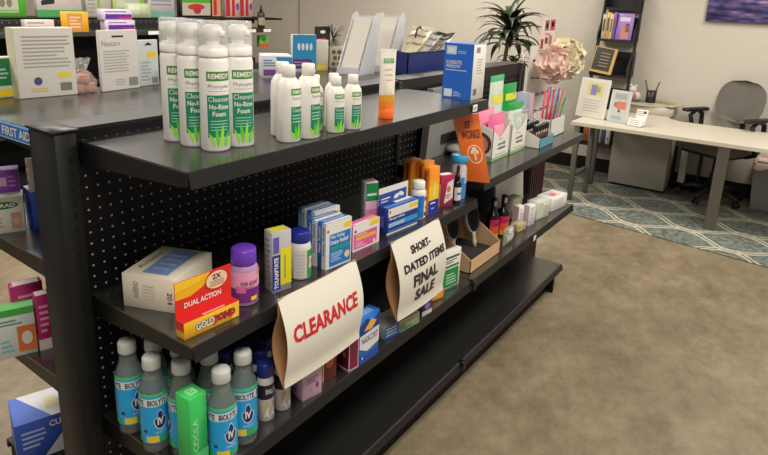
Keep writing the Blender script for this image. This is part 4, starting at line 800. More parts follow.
# bag of bandage rolls
t = thing('bandage_roll_bag', (0.312, 0.872, ZB), 'clear plastic bag of tan elastic bandage rolls', 'bag')
mb = MB()
for dx, dy, dz in ((-0.016, 0, 0), (0.018, 0.004, 0), (0.0, -0.002, 0.026)):
    mb.lathe([(0.002, 0), (0.019, 0.001), (0.019, 0.024), (0.002, 0.025)], cm('c88f78', 0.85), c=(dx, dy), M=Matrix.Translation((0, 0, dz+0.002)))
    for k in range(3): mb.lathe([(0.0196, 0.005+k*0.007), (0.0196, 0.007+k*0.007)], cm('b87c68', 0.85), c=(dx, dy), M=Matrix.Translation((0, 0, dz+0.002)), cap=False)
mb.build('bandage_rolls', t)
mb = MB(); rnd = random.Random(3); ang = 18
prof = [(0.034, 0.0), (0.038, 0.01), (0.036, 0.035), (0.026, 0.055), (0.012, 0.066), (0.018, 0.082), (0.026, 0.100)]
vs = [((r_+rnd.uniform(-.004, .004))*math.cos(2*PI*k/ang)*1.1, (r_+rnd.uniform(-.004, .004))*math.sin(2*PI*k/ang)*0.75, max(0, z_+rnd.uniform(-.003, .003))) for r_, z_ in prof for k in range(ang)]
mb.add(vs, [(i*ang+k, i*ang+(k+1) % ang, (i+1)*ang+(k+1) % ang, (i+1)*ang+k) for i in range(len(prof)-1) for k in range(ang)], mat((0.92, 0.9, 0.88), 0.15, trans=0.6, alpha=0.35)); mb.build('plastic_bag', t)
# lower rear shelves seen past the upright
carton('bandage_box', (-0.020, 0.812), (0.066, 0.770), 0.85, 0.100, 0.05, cm('d4d2c4'), [('front', 'r', (0, 0.80, 1, 0.98), cm('a8b49c')), ('front', 'o', (0.50, 0.76, 0.38, 0.10), cm('1c5a34')), ('front', 't', (0.2, 0.71, 0.8, 0.81), WHITE, 'CURAD', 0.02), ('front', 'r', (0.68, 0.10, 0.92, 0.55), cm('b88a6c')), ('front', 'o', (0.80, 0.32, 0.09, 0.10), cm('c89c80')), ('front', 'l', (0.1, 0.15, 0.5, 0.55), cm('a8a89c'), 4), ('top', 'r', (0, 0, 1, 1), cm('c8ccbc'))], 'white bandage box with dark green oval on the rear middle shelf')
carton('blue_bandage_box', (0.082, 0.760), (0.180, 0.740), 0.85, 0.105, 0.07, cm('2248a4'), [('front', 'r', (0.3, 0.2, 0.7, 0.8), cm('b88a6c')), ('left', 'r', (0.2, 0.2, 0.8, 0.8), cm('1c3c90')), ('top', 'r', (0, 0, 1, 1), cm('ccd0dc'))], 'blue bandage box just left of the shelving upright')
carton('purple_box', (0.012, 0.835), (0.078, 0.805), 0.9505, 0.060, 0.05, cm('8a4ab0'), [('left', 'r', (0, 0, 1, 1), cm('e0b0b8')), ('left', 'l', (0.2, 0.1, 0.8, 0.9), RED, 3), ('front', 'r', (0.2, 0.3, 0.6, 0.7), cm('d8a8d0')), ('front', 'l', (0.65, 0.2, 0.9, 0.8), cm('b480cc'), 3)], 'purple and pink carton stacked on the white bandage box')
carton('slim_white_box', (0.090, 0.775), (0.150, 0.765), 0.9555, 0.085, 0.02, cm('dcccc4'), [('front', 'l', (0.3, 0.1, 0.7, 0.9), cm('d04438'), 6), ('left', 'l', (0.1, 0.1, 0.9, 0.9), cm('d07060'), 3)], 'slim white carton with red print on top of the blue bandage box')
carton('green_top_box', (-0.052, 0.736), (0.030, 0.702), 0.53, 0.138, 0.04, cm('d8dcd8'), [('front', 'r', (0, 0.86, 1, 1), cm('4cb44c')), ('front', 'r', (0.52, 0.08, 1.0, 0.62), cm('d8763a')), ('front', 'o', (0.76, 0.36, 0.14, 0.14), cm('e0dcd0')), ('front', 'l', (0.1, 0.66, 0.7, 0.8), cm('5a9a6a'), 2), ('front', 'l', (0.08, 0.1, 0.4, 0.4), cm('7cc0c8'), 3), ('top', 'r', (0, 0, 1, 1), cm('4cb44c'))], 'white dressing box with green top and orange square')
for A, B, z, h_, l in (((0.016, 0.790), (0.090, 0.770), 0.53, 0.165, 'magenta and white carton behind, farthest of the three magenta ones'), ((0.034, 0.700), (0.068, 0.690), 0.53, 0.160, 'magenta and white carton in the middle of the three'), ((0.052, 0.655), (0.086, 0.645), 0.53, 0.160, 'magenta and white carton nearest the shelving upright')):
    carton('magenta_carton', A, B, z, h_, 0.035, cm('b4246c'), [('left', 'r', (0, 0, 1, 0.25), cm('e4d4d4')), ('left', 'l', (0.2, 0.3, 0.8, 0.85), cm('e4a8c4'), 5), ('front', 'r', (0, 0, 1, 0.2), cm('e4d4d4')), ('front', 'l', (0.2, 0.3, 0.8, 0.85), cm('e4a8c4'), 5), ('top', 'r', (0.1, 0.1, 0.9, 0.9), cm('e4d4d4'))], l, group='magenta cartons on the rear lower shelf')
carton('blue_white_box', (-0.030, 0.765), (0.150, 0.705), 0.171, 0.125, 0.14, cm('3254b4'), [('front', 'p', ((0.35, 0), (1, 0), (1, 1), (0.9, 1)), cm('d4d4dc')), ('front', 'l', (0.08, 0.3, 0.4, 0.8), cm('a8b8e4'), 4), ('front', 't', (0.45, 0.72, 0.85, 0.88), WHITE, 'CURAD', 0.03), ('top', 'r', (0, 0, 1, 1), cm('d0d0d4')), ('top', 'p', ((0, 0), (0.5, 0), (0.1, 1), (0, 1)), cm('3c62c0')), ('top', 'r', (0.45, 0.3, 0.6, 0.7), cm('d8c890')), ('top', 'p', ((0.7, 0.6), (1, 0.4), (1, 0.8), (0.8, 1)), cm('3c62c0')), ('left', 'l', (0.2, 0.2, 0.8, 0.8), cm('a8b8e4'), 4)], 'blue and white box standing low on the rear base deck')

# rear top shelf, farther along
carton('wipes_pack', (0.962, 0.800), (1.050, 0.730), ZB, 0.082, 0.12, cm('d8dade'), [('front', 'p', ((0.45, 0.95), (1, 0.95), (1, 0.2), (0.7, 0.3)), cm('2c8cc8')), ('front', 'r', (0.05, 0.1, 0.45, 0.38), cm('7a3c8c')), ('front', 'l', (0.05, 0.5, 0.45, 0.85), cm('5a74b8'), 3), ('top', 'r', (0.1, 0.1, 0.9, 0.9), cm('e4e4e4'))], 'white and blue wipes pack right of the foam bottles on the rear shelf')
carton('cyan_swab_box', (1.194, 0.862), (1.280, 0.810), ZB, 0.150, 0.03, cm('d8d6d0'), [('front', 'r', (0, 0.08, 1, 1), cm('2a8cc0')), ('front', 'r', (0, 0.1, 0.8, 0.34), cm('5c2c6c')), ('front', 'l', (0.05, 0.15, 0.7, 0.3), cm('a890b8'), 2)]+[('front', 'o', (0.26+0.17*i, 0.68, 0.06, 0.10), cm('d8e4e8')) for i in range(4)], 'cyan box with four white blobs and a purple band on the rear shelf')
carton('tan_side_box', (1.300, 0.830), (1.345, 0.800), ZB, 0.128, 0.03, cm('cfc8b8'), [('front', 'r', (0.1, 0.05, 0.9, 0.2), YEL)], 'plain pale carton right of the cyan box')
t = thing('hair_clip_card', (1.375, 0.90, ZB), 'black hang card with spiky black hair clip', 'package')
mb = MB(); mb.box((0, 0, 0), (0.10, 0.003, 0.178), cm('17151a')); mb.add([(0.05+0.018*math.cos(2*PI*i/12), -0.0004, 0.155+0.007*math.sin(2*PI*i/12)) for i in range(12)], [tuple(range(12))], WHITE)
mb.map(lambda u, v: (0.012+0.06*u, -0.0004, 0.108+0.02*v), 1, 1, cm('b83038'), smooth=False); mb.build('hang_card', t)
mb = MB(); rnd = random.Random(5)
for k in range(34):
    a = rnd.uniform(-PI/2-0.5, PI/2+0.6); L = rnd.uniform(0.04, 0.075); c = Vector((0.115, -0.004, 0.125)); d = Vector((math.cos(a), rnd.uniform(-0.4, 0.2), math.sin(a))).normalized(); b_ = Vector((0, 0, 0.02))
    mb.tube([c, c+d*L*0.5+b_*0.3, c+d*L], 0.0012, cm('1a181c'), seg=4)
mb.build('spiky_hair', t)
blister('leaf_pattern_box', 1.435, 1.520, 0.865, ZB, 0.092, cm('c8bea8'), [('front', 'o', (0.2+0.3*(i % 3)+0.07*(i//3 % 2), 0.2+0.28*(i//3), 0.12, 0.10), cm('6c5c44')) for i in range(9)], 'tan box with brown leaf pattern on the rear shelf', -0.5, 0.04)
for (x, y, rz, lbl) in ((1.300, 0.72, -1.45, 'clear acrylic slanted card holder, the left one of two on the rear shelf'), (1.475, 0.71, -1.45, 'clear acrylic slanted card holder, the right one nearer the blue bin')):
    t = thing('acrylic_holder', (x, y, ZB), lbl, 'card holder', 'slanted acrylic holders on the rear shelf', rz)
    AC = mat((0.80, 0.81, 0.84), 0.12, trans=0.1, alpha=0.6)
    S_ = [(0, 0, 0), (0, 0.13, 0), (0, 0.175, 0.235), (0, 0.150, 0.250), (0, 0.120, 0.235)]
    mb = MB()
    mb.prism(S_, (0, 0, 0), (0.003, 0, 0), AC); mb.prism(S_, (0.105, 0, 0), (0.108, 0, 0), AC); mb.prism([(0, 0.128, 0), (0, 0.131, 0), (0, 0.176, 0.235), (0, 0.173, 0.235)], (0.003, 0, 0), (0.105, 0, 0), AC)
    mb.box((0.003, 0, 0), (0.105, 0.13, 0.003), AC); mb.box((0.003, 0, 0.0), (0.105, 0.003, 0.03), AC); mb.build('holder_body', t)
    mb = MB(); mb.prism([(0, 0.004, 0.004), (0, 0.012, 0.004), (0, 0.128, 0.225), (0, 0.120, 0.228)], (0.014, 0, 0), (0.094, 0, 0), cm('d8d2c6', 0.6))
    mb.box((0.01, 0.02, 0.004), (0.098, 0.12, 0.022), cm('a894c8')); mb.build('card_stack', t)
    mb = MB()
    for q in (0.07, 0.12, 0.17): mb.lathe([(0.001, 0), (0.005, 0.001), (0.005, 0.003), (0.001, 0.004)], cm('9a94b0'), M=Matrix.Translation((-0.001, 0.06+q*0.45, q))@Matrix.Rotation(-PI/2, 4, 'Y'), seg=12)
    mb.build('holder_studs', t)
# blue bin with plastic sleeves
t = thing('blue_bin', (1.500, 0.500, ZB), 'dark blue open bin on the rear shelf beside the tall blue box', 'bin')
mb = MB(); NB = cm('1a2c6c', 0.4); W, D, Hh = 0.35, 0.085, 0.094
mb.box((0, 0, 0), (W, D, 0.004), NB); mb.box((0, 0, 0), (W, 0.004, Hh), NB); mb.box((0, D-0.004, 0), (W, D, Hh), NB); mb.box((0, 0, 0), (0.004, D, Hh), NB); mb.box((W-0.004, 0, 0), (W, D, Hh), NB); mb.box((-0.004, -0.004, Hh-0.006), (W+0.004, 0.0, Hh), NB); mb.build('bin_body', t)
SL = [(0.06, 0.05, 0.18, 0.9, cm('d9cfae', 0.3)), (0.10, 0.09, 0.19, 0.8, cm('cfc6ae', 0.25)), (0.17, 0.12, 0.17, 1.0, mat((0.75, 0.73, 0.70), 0.15, trans=0.3)), (0.24, 0.08, 0.16, 1.15, cm('7a746c', 0.2)), (0.29, 0.12, 0.19, 1.0, cm('3a3836', 0.25)), (0.34, 0.07, 0.16, 1.1, mat((0.7, 0.68, 0.66), 0.15, trans=0.3))]
for i, (dx, dy, hh, tl, m_) in enumerate(SL):
    mb = MB(); M_ = Matrix.Rotation(tl, 4, 'Y')
    rnd = random.Random(i+20); ph = rnd.uniform(0, 6)
    f = lambda u, v, s=0: M_ @ Vector((0.004*math.sin(3*u*PI+ph)+0.005*math.sin(5*v+ph)+s, -0.035+0.07*u+0.05*(u-0.5)*v, -0.02+hh*v))
    mb.map(lambda u, v: f(u, v), 8, 10, m_); mb.map(lambda u, v: f(1-u, v, 0.0), 8, 10, m_)
    for v0 in (0.55, 0.8): mb.map(lambda u, v: f(u, v, -0.001), 4, 2, cm('8a867c', 0.3), (0.1, v0, 0.9, v0+0.06))
    nm = ('cream', 'tan', 'clear left', 'grey', 'black', 'clear right')[i]
    mb.build('plastic_sleeve', None, (1.500+dx*0.8-0.01, 0.543, ZB+0.075), 0, '%s plastic sleeve fanned out of the dark blue bin' % nm, 'sleeve', 'plastic sleeves in the blue bin')
mb = MB(); mb.tube([(0, 0, 0), (0.02, 0, 0.035), (0.05, 0, 0.045), (0.08, 0, 0.03), (0.095, 0, 0.0)], 0.004, cm('1c1c20'), seg=8); mb.build('wire_handle', None, (1.62, 0.545, ZB+0.150), 0.2, 'small black loop handle above the plastic sleeves', 'handle')

# ------------------------------------------------------------------ background gondola across the aisle
G2 = thing('gondola_shelving', (0, 3.5, 0), 'second black shelving run across the aisle in the background', 'store shelving')
GX0, GX1 = -1.6, 3.72
mb = MB(); mb.box((GX0, 0.36, 0), (GX1, 0.44, 1.195), BLACKM); mb.build('pegboard_panel', G2)
mb = MB(); mb.box((GX0, 0.352, 1.150), (GX1-0.5, 0.448, 1.240), dotted((0.010, 0.010, 0.011), (0.12, 0.12, 0.12), 0.5, (0, 2), 0.05, 0.007)); mb.build('top_rail', G2)
for z in (1.1755, 0.83, 0.5): shelf(G2, GX0, GX1, 0.0, z, y1=0.36, topm=BLACK)
for z in (1.255, 0.85, 0.5): shelf(G2, GX0, GX1+0.2, 0.80, z, y1=0.44, sgn=-1, topm=BLACK)
mb = MB(); mb.box((GX0, 0.02, 0), (GX1, 0.8, 0.17), BLACKM); mb.build('base_deck', G2)
# a run of packages standing on its rear top shelf, seen above the rail
def bgbox(name, x0, x1, y, z, h, base, deco, label, d=0.05, cat='package', group='packages on the background shelving'):
    mb = MB(); mb.rbox((0, 0, 0), (x1-x0, d, h), 0.002, base, seg=1); decorate(mb, x1-x0, d, h, deco); return mb.build(name, None, (x0, y, z), 0, label, cat, group)
ZG = 1.2555; YG = 4.10
GP = cm('58b83c')
bgbox('green_window_pack', 1.44, 1.72, YG, ZG, 0.24, GP, [('front', 'r', (0.05, 0.12, 0.80, 1.0), cm('c4c8b4'))]+[('front', 'o', (0.22+0.18*i, 0.42, 0.07, 0.14), cm('8a7c68')) for i in range(3)]+[('front', 'r', (0.08, 0.15, 0.78, 0.22), cm('8cc06c'))], 'green package with pale window and three round items, far left in the background')
bgbox('comb_pack', 1.80, 2.16, YG, ZG, 0.24, cm('d4ccc4'), [('front', 'r', (0, 0, 1, 0.22), cm('4aa85c')), ('front', 'p', ((0.10, 0.36), (0.38, 0.42), (0.40, 0.60), (0.30, 0.62), (0.10, 0.50)), cm('242428')), ('front', 'o', (0.80, 0.62, 0.12, 0.2), cm('d8b8bc')), ('front', 'o', (0.12, 0.86, 0.05, 0.06), cm('8a3c34'))], 'pale package with black comb and green base in the background')
bgbox('green_stripe_pack', 2.20, 2.42, YG, ZG, 0.24, cm('c8c4b8'), [('front', 'r', (0.42, 0, 0.55, 1), cm('8cc04c')), ('front', 'l', (0.05, 0.1, 0.35, 0.9), cm('a09c94'), 6)], 'grey package with one vertical green stripe in the background')
bgbox('lime_pack', 2.44, 2.74, YG, ZG, 0.24, cm('b8d878'), [('front', 'r', (0.05, 0.3, 0.85, 1.0), cm('c4c4b4')), ('front', 'r', (0.85, 0, 0.97, 1), cm('7cc04c')), ('front', 'r', (0.1, 0.35, 0.35, 0.7), cm('d8d4c0'))], 'lime green package with clear window in the background')
pouch('white_tissue_pack', 2.62, 4.02, 1.2555, 0.26, 0.12, 0.06, cm('b8c8a0', 0.5), 'crumpled pale green pack in front of the lime package', deco=[((0.1, 0.2, 0.5, 0.9), cm('d8d8c0')), ((0.55, 0.2, 0.9, 0.9), cm('ccd4a8'))])
bgbox('teal_base_pack', 2.78, 3.06, YG, ZG, 0.24, cm('c8c4c4'), [('front', 'r', (0, 0, 1, 0.22), cm('7cb4a4')), ('front', 'l', (0.1, 0.4, 0.9, 0.95), cm('9a949c'), 4)], 'pale package with teal base right of the lime one')
bgbox('toothbrush_pack', 3.12, 3.62, YG, ZG, 0.22, cm('1c1c1e'), [('front', 'r', (0.05, 0.08, 0.72, 0.80), cm('ccc4b8')), ('front', 'r', (0.05, 0.62, 0.72, 0.86), cm('58b02c')), ('front', 'o', (0.38, 0.44, 0.20, 0.14), cm('d03c30')), ('front', 'o', (0.40, 0.28, 0.09, 0.14), cm('c03040')), ('front', 'r', (0.76, 0.05, 0.98, 0.95), cm('d8a878')), ('front', 'r', (0.80, 0.1, 0.88, 0.9), cm('c82c34'))], 'black, green and white package with a red shape in the middle of the background')
RB = [('front', 'r', (0.0, 0.05, 0.30, 0.9), cm('c82c3c')), ('front', 'r', (0.42, 0.05, 0.66, 1.0), cm('d02838')), ('front', 'r', (0.0, 0.85, 1, 1), cm('b82434')), ('front', 'o', (0.85, 0.5, 0.12, 0.18), cm('7a4c9c'))]
bgbox('red_brush_pack', 3.68, 3.86, YG, ZG, 0.215, cm('dcc4bc'), RB, 'red and white package left of its twin at the right of the background', group='red and white packages in the background')
bgbox('red_brush_pack', 3.96, 4.14, YG+0.1, ZG, 0.215, cm('dcc4bc'), RB, 'red and white package right of its twin, nearest the dark spray bottle', group='red and white packages in the background')
mb = MB(); mb.box((3.52, 0.46, 1.235), (4.35, 0.95, 1.254), BLACKM); mb.build('side_board', G2)
t = thing('spray_bottle', (3.70, 3.62, 1.1765), 'dark red brown spray bottle at the right end of the background shelving', 'bottle')
mb = MB(); mb.lathe([(0.034, 0), (0.036, 0.004), (0.036, 0.13), (0.028, 0.15), (0.013, 0.16)], cm('3c2024', 0.3)); mb.arcband(0.0365, 0.03, 0.10, -PI, 0, cm('a89c80')); mb.arctext('LICE', 0.037, 0.05, 0.08, -2.2, -1.4, INK); mb.build('bottle_body', t)
mb = MB(); mb.lathe([(0.014, 0.158), (0.016, 0.17), (0.012, 0.19), (0.010, 0.215), (0.004, 0.222)], cm('2a2428', 0.3)); mb.build('spray_head', t)
# purple cartons & orange card on the front top shelf of the background run
for i, (x0, x1, z0, l) in enumerate(((2.02, 2.27, 1.1765, 'purple and white carton, lower of the stacked pair in the background'), (2.00, 2.25, 1.2575, 'purple and white carton, upper of the stacked pair in the background'))):
    bgbox('purple_white_carton', x0, x1, 3.55, z0, 0.080, cm('dccce4'), [('front', 'r', (0.1, 0.1, 0.98, 0.55), cm('5a2c94')), ('front', 'r', (0.55, 0.1, 0.98, 0.32), cm('b42470')), ('front', 'l', (0.1, 0.65, 0.8, 0.9), cm('8c74b4'), 1)], l, d=0.07, group='purple cartons in the background')
bgbox('orange_tag_card', 1.66, 1.86, 3.50, 1.170, 0.150, cm('e8a81c'), [('front', 'r', (0.22, 0.1, 0.78, 0.9), cm('cf8c50')), ('front', 'l', (0.3, 0.2, 0.7, 0.8), cm('e8c890'), 4)], 'orange yellow card on the background shelf above the white card pack', d=0.01)
bgbox('white_rear_pack', 1.42, 1.62, 3.52, 1.1765, 0.085, cm('d4c8c0'), [('front', 'l', (0.1, 0.3, 0.9, 0.9), cm('a89c98'), 2)], 'flat pale package left of the orange yellow card in the background', d=0.05)
bgbox('white_pale_pack', 2.50, 2.60, 3.52, 1.1765, 0.07, cm('d4d0c8'), [('front', 'r', (0.2, 0.2, 0.8, 0.8), cm('b8b4ac'))], 'small pale package beside the foam bottles in the background', d=0.05)
for i, x in enumerate((2.34, 3.40, 3.60)):
    mb = MB(); mb.box((0, 0, 0), (0.10, 0.002, 0.028), PALEW); mb.build('price_tag', None, (x, 3.484, 1.147), 0, ('price tag on the background shelf edge left of the foam bottles', 'left price tag under the spray bottle in the background', 'right price tag under the spray bottle in the background')[i], 'price tag')
bgbox('lime_bottle_pack', 3.62, 3.74, 3.56, 1.00, 0.11, cm('6cbc3c'), [('front', 'o', (0.5, 0.6, 0.25, 0.2), cm('3c8c34')), ('front', 'r', (0, 0, 1, 0.3), cm('c84834'))], 'small lime green pack hanging below the spray bottle', d=0.04)

# ------------------------------------------------------------------ wall picture
t = thing('canvas_picture', (5.118, -0.108, 1.43), 'purple sunset seascape canvas on the back wall', 'picture')
def sea():
    m = bpy.data.materials.new('seascape_print'); m.use_nodes = True; nt = m.node_tree; b = nt.nodes['Principled BSDF']
    tc = nt.nodes.new('ShaderNodeTexCoord'); mp = nt.nodes.new('ShaderNodeMapping'); mp.inputs['Scale'].default_value = (1, 4, 16); nt.links.new(tc.outputs['Object'], mp.inputs[0])
    n = nt.nodes.new('ShaderNodeTexNoise'); n.inputs['Scale'].default_value = 1.6; n.inputs['Detail'].default_value = 6; nt.links.new(mp.outputs[0], n.inputs['Vector'])
    r = nt.nodes.new('ShaderNodeValToRGB'); e = r.color_ramp.elements; e[0].position = 0.3; e[0].color = (*srgb('1c1c38'), 1); e[1].position = 0.72; e[1].color = (*srgb('c09c98'), 1)
    x = e.new(0.45); x.color = (*srgb('3a3566'), 1); x = e.new(0.58); x.color = (*srgb('6c5c94'), 1)
    nt.links.new(n.outputs['Fac'], r.inputs[0]); nt.links.new(r.outputs[0], b.inputs['Base Color']); b.inputs['Roughness'].default_value = 0.5
    return m
mb = MB(); mb.rbox((-0.03, -0.95, 0), (0, 0, 0.62), 0.002, sea(), seg=1); mb.build('canvas', t)

# ------------------------------------------------------------------ ladder shelf
t = thing('ladder_shelf', (4.86, 0.55, 0), 'narrow black ladder bookshelf leaning on the back wall', 'bookshelf')
LB = cm('1d1b1c', 0.5)
def lad(s, z):   # y of the rail at height z (s = +1 left rail)
    k = (z-0.0)/1.95
    return (0.215-0.085*k if s > 0 else -0.150+0.055*k*0.0-0.01*k)
def ladx(z): return 0.02+0.21*z/1.95
for s in (1, -1):
    mb = MB(); mb.add([], [], LB); z0, z1 = 0.0, 1.95
    a = Vector((ladx(z0), lad(s, z0), z0)); b = Vector((ladx(z1), lad(s, z1), z1))
    mb.prism([(-0.02, -0.010, 0), (0.02, -0.010, 0), (0.02, 0.010, 0), (-0.02, 0.010, 0)], a, b, LB); mb.build('rail', t)
for z, dp in ((0.30, 0.10), (0.60, 0.09), (0.93, 0.16), (1.23, 0.13), (1.50, 0.10)):
    mb = MB(); xf = ladx(z)-dp*0.6; mb.box((xf, lad(-1, z)+0.010, z-0.01), (0.252, lad(1, z)-0.010, z+0.01), LB)
    mb.box((0.240, lad(-1, z)+0.01, z), (0.252, lad(1, z)-0.010, z+0.20), LB)
    for s in (1, -1):
        y = lad(s, z); mb.prism([(xf, 0, -0.01), (0.252, 0, -0.01), (0.252, 0, 0.21), (ladx(z+0.2), 0, 0.21), (xf, 0, 0.06)], (0, y-0.006-(0.008 if s > 0 else -0.008), z), (0, y+0.006-(0.008 if s > 0 else -0.008), z), LB)
    mb.build('tier', t)
x0 = 4.86+0.075
for i, (y, w_, h_, c1, l) in enumerate(((0.675, 0.030, 0.21, 'c8c0b0', 'pale spined book at the left end of the ladder shelf'), (0.642, 0.030, 0.225, 'd8b464', 'yellow tan book second from left on the ladder shelf'), (0.610, 0.024, 0.215, 'e0c890', 'cream book in the middle of the ladder shelf row'), (0.583, 0.020, 0.23, '8c5cb4', 'thin purple book on the ladder shelf'))):
    mb = MB(); mb.rbox((0, -w_, 0), (0.13, 0, h_), 0.002, cm(c1), seg=1); mb.box((-0.0006, -w_+0.006, h_*0.3), (0, -0.006, h_*0.8), cm('6a5a50')); mb.build('book', None, (x0, y, 1.2402), 0, l, 'book', 'books on the ladder shelf')
mb = MB(); mb.rbox((0, -0.135, 0), (0.02, 0, 0.225), 0.002, cm('9c78c4'), M=Matrix.Rotation(0.12, 4, 'Y'), seg=1); fk = lambda u, v: Matrix.Rotation(0.12, 4, 'Y') @ Vector((-0.0008, -0.135*u, 0.225*v))
mb.map(fk, 1, 1, cm('c08474'), (0.3, 0.05, 0.8, 0.55), False); mb.map(fk, 1, 1, cm('d8ccdc'), (0.15, 0.7, 0.8, 0.85), False); mb.map(fk, 1, 1, cm('3c2c34'), (0.55, 0.3, 0.8, 0.6), False); mb.build('book', None, (x0+0.0, 0.556, 1.2402), 0, 'purple magazine facing forward at the right of the ladder shelf row', 'book', 'books on the ladder shelf')
t = thing('framed_plaque', (4.85, 0.715, 0.9405), 'black plaque in a gold frame leaning on the lower ladder shelf', 'frame', rz=-0.0)
M_ = Matrix.Rotation(0.18, 4, 'Y') @ Matrix.Rotation(0.12, 4, 'X')
M_ = Matrix.Translation((0.0, 0, 0.02)) @ M_
mb = MB(); mb.box((0, -0.190, 0), (0.015, 0, 0.225), cm('c8a050', 0.4), M_); mb.build('frame_border', t)
mb = MB(); mb.box((-0.002, -0.165, 0.022), (0, -0.010, 0.217), cm('18161c', 0.3), M_)
for k in range(5): mb.add([M_ @ Vector(p) for p in ((-0.0026, -0.06, 0.17-k*0.028), (-0.0026, -0.14, 0.17-k*0.028), (-0.0026, -0.14, 0.176-k*0.028), (-0.0026, -0.06, 0.176-k*0.028))], [(0, 1, 2, 3)], cm('b09050'))
mb.build('plaque_plate', t)

# ------------------------------------------------------------------ desk
ZD = 0.64
t = thing('office_desk', (4.0, 0.56, 0), 'long white topped desk with grey metal legs behind the shelving', 'desk')
TOP = cm('cfc6b5', 0.4); LEG = cm('5c574e', 0.45)
mb = MB(); mb.prism([(0, 0, 0), (0, -2.2, 0), (0.70, -2.2, 0), (0.70, -0.66, 0), (0.83, -0.52, 0), (0.83, 0, 0)], (0, 0, ZD-0.026), (0, 0, ZD), TOP); mb.rbox((0.832, -0.56, ZD-0.026), (1.09, -0.17, ZD), 0.003, TOP, seg=2); mb.build('desk_top', t)
for x, y, w1 in ((0.03, -0.05, 0.018), (0.30, -0.09, 0.018), (0.60, -0.05, 0.018)):
    mb = MB(); mb.rbox((x-w1, y-w1, 0.0095), (x+w1, y+w1, ZD-0.026), 0.003, LEG, seg=1); mb.build('leg', t)
mb = MB(); mb.box((0.05, -0.082, 0.20), (0.28, -0.055, 0.23), LEG); mb.build('crossbar', t)
for x, yy in ((0.03, -1.062), (0.03, -2.1), (0.62, -2.1)):
    mb = MB(); mb.prism([(-0.020, -0.036, 0), (0.020, -0.036, 0), (0.020, 0.036, 0), (-0.020, 0.036, 0)], (x, yy, 0.0 if yy < -1.5 else 0.0095), (x, yy, ZD-0.026), LEG); mb.build('leg', t)
t = thing('pedestal_cabinet', (4.72, 0.40, 0), 'grey metal pedestal cabinet under the desk', 'cabinet')
PGY = cm('a39d92', 0.5)
mb = MB(); mb.rbox((0, -0.46, 0.03), (0.30, 0.0, 0.58), 0.004, PGY, seg=1); mb.box((0.02, -0.44, 0.0095), (0.28, -0.02, 0.03), BLACKM); mb.build('cabinet_body', t)
t = thing('rolling_stand', (4.95, -0.05, 0.0), 'low black wheeled stand with pale papers beside the grey pedestal', 'stand')
mb = MB(); mb.rbox((0, -0.23, 0.045), (0.14, 0, 0.075), 0.004, BLACK, seg=1); mb.rbox((0, -0.23, 0.40), (0.14, 0, 0.42), 0.004, CHAR, seg=1)
for y in (-0.225, -0.02): mb.box((0.0, y, 0.075), (0.015, y+0.015, 0.40), CHAR); mb.box((0.125, y, 0.075), (0.14, y+0.015, 0.40), CHAR)
mb.build('stand_frame', t)
for x in (0.025, 0.115):
    for y in (-0.20, -0.03):
        mb = MB(); mb.lathe([(0.022, -0.009), (0.022, 0.009)], BLACKM, M=Matrix.Translation((x, y, 0.022))@Matrix.Rotation(PI/2, 4, 'X')); mb.box((x-0.006, y-0.012, 0.022), (x+0.006, y+0.012, 0.046), CHAR); mb.build('caster', t)
t_ = MB(); t_.box((0, -0.05, 0), (0.11, 0, 0.30), cm('cfc8ba', 0.6)); t_.build('paper_stack', None, (4.965, -0.12, 0.0755), 0, 'stack of pale papers standing in the wheeled stand', 'papers')
# binders on the low tier of the ladder shelf
for i, (c1, w_, l) in enumerate((('d8763a', 0.05, 'orange binder'), ('dcd6c8', 0.06, 'wide white binder'), ('c8c4b8', 0.05, 'pale grey binder'), ('4a5c88', 0.03, 'blue binder'), ('dcd6c8', 0.04, 'narrow white binder'))):
    y = 0.725-sum((0.05, 0.06, 0.05, 0.03, 0.04)[:i])-i*0.004
    mb = MB(); mb.rbox((0, -w_, 0), (0.15, 0, 0.235), 0.003, cm(c1), seg=1); mb.add([(-0.0006, -w_/2+0.008*math.cos(q), 0.05+0.008*math.sin(q)) for q in [2*PI*k/10 for k in range(10)]], [tuple(range(10))], INK); mb.build('binder', None, (4.935, y, 0.3102), 0, l+' on the low tier of the ladder shelf', 'binder', 'binders under the desk end')
# trash bin
t = thing('trash_bin', (4.955, -0.86, 0.0), 'grey waste bin with pinkish liner at the right edge', 'bin')
mb = MB(); a = [(-0.13, -0.20), (0.13, -0.20), (0.13, 0.20), (-0.13, 0.20)]
vs = [(x*0.85, y*0.85, 0) for x, y in a]+[(x, y, 0.36) for x, y in a]+[(x*0.95, y*0.95, 0.36) for x, y in a]+[(x*0.82, y*0.82, 0.01) for x, y in a]
mb.add(vs, [(3, 2, 1, 0)]+[(i, (i+1) % 4, 4+(i+1) % 4, 4+i) for i in range(4)]+[(4+i, 4+(i+1) % 4, 8+(i+1) % 4, 8+i) for i in range(4)]+[(8+i, 8+(i+1) % 4, 12+(i+1) % 4, 12+i) for i in range(4)]+[(12, 13, 14, 15)], cm('8e8a82', 0.5)); mb.build('bin_body', t)
mb = MB(); n = 48; vs = []
for i in range(n):
    q = 4*i/n; k = int(q); f_ = q-k; p0 = Vector((*a[k], 0)); p1 = Vector((*a[(k+1) % 4], 0)); p = p0.lerp(p1, f_)
    for s_, z_ in ((0.93, 0.34), (0.96, 0.375), (1.03, 0.372), (1.05, 0.33+0.015*math.sin(i*1.3))): vs.append((p.x*s_, p.y*s_, z_))
mb.add(vs, [(4*i+j, 4*((i+1) % n)+j, 4*((i+1) % n)+j+1, 4*i+j+1) for i in range(n) for j in range(3)], cm('d8b8ae', 0.4), True); mb.build('bin_liner', t)

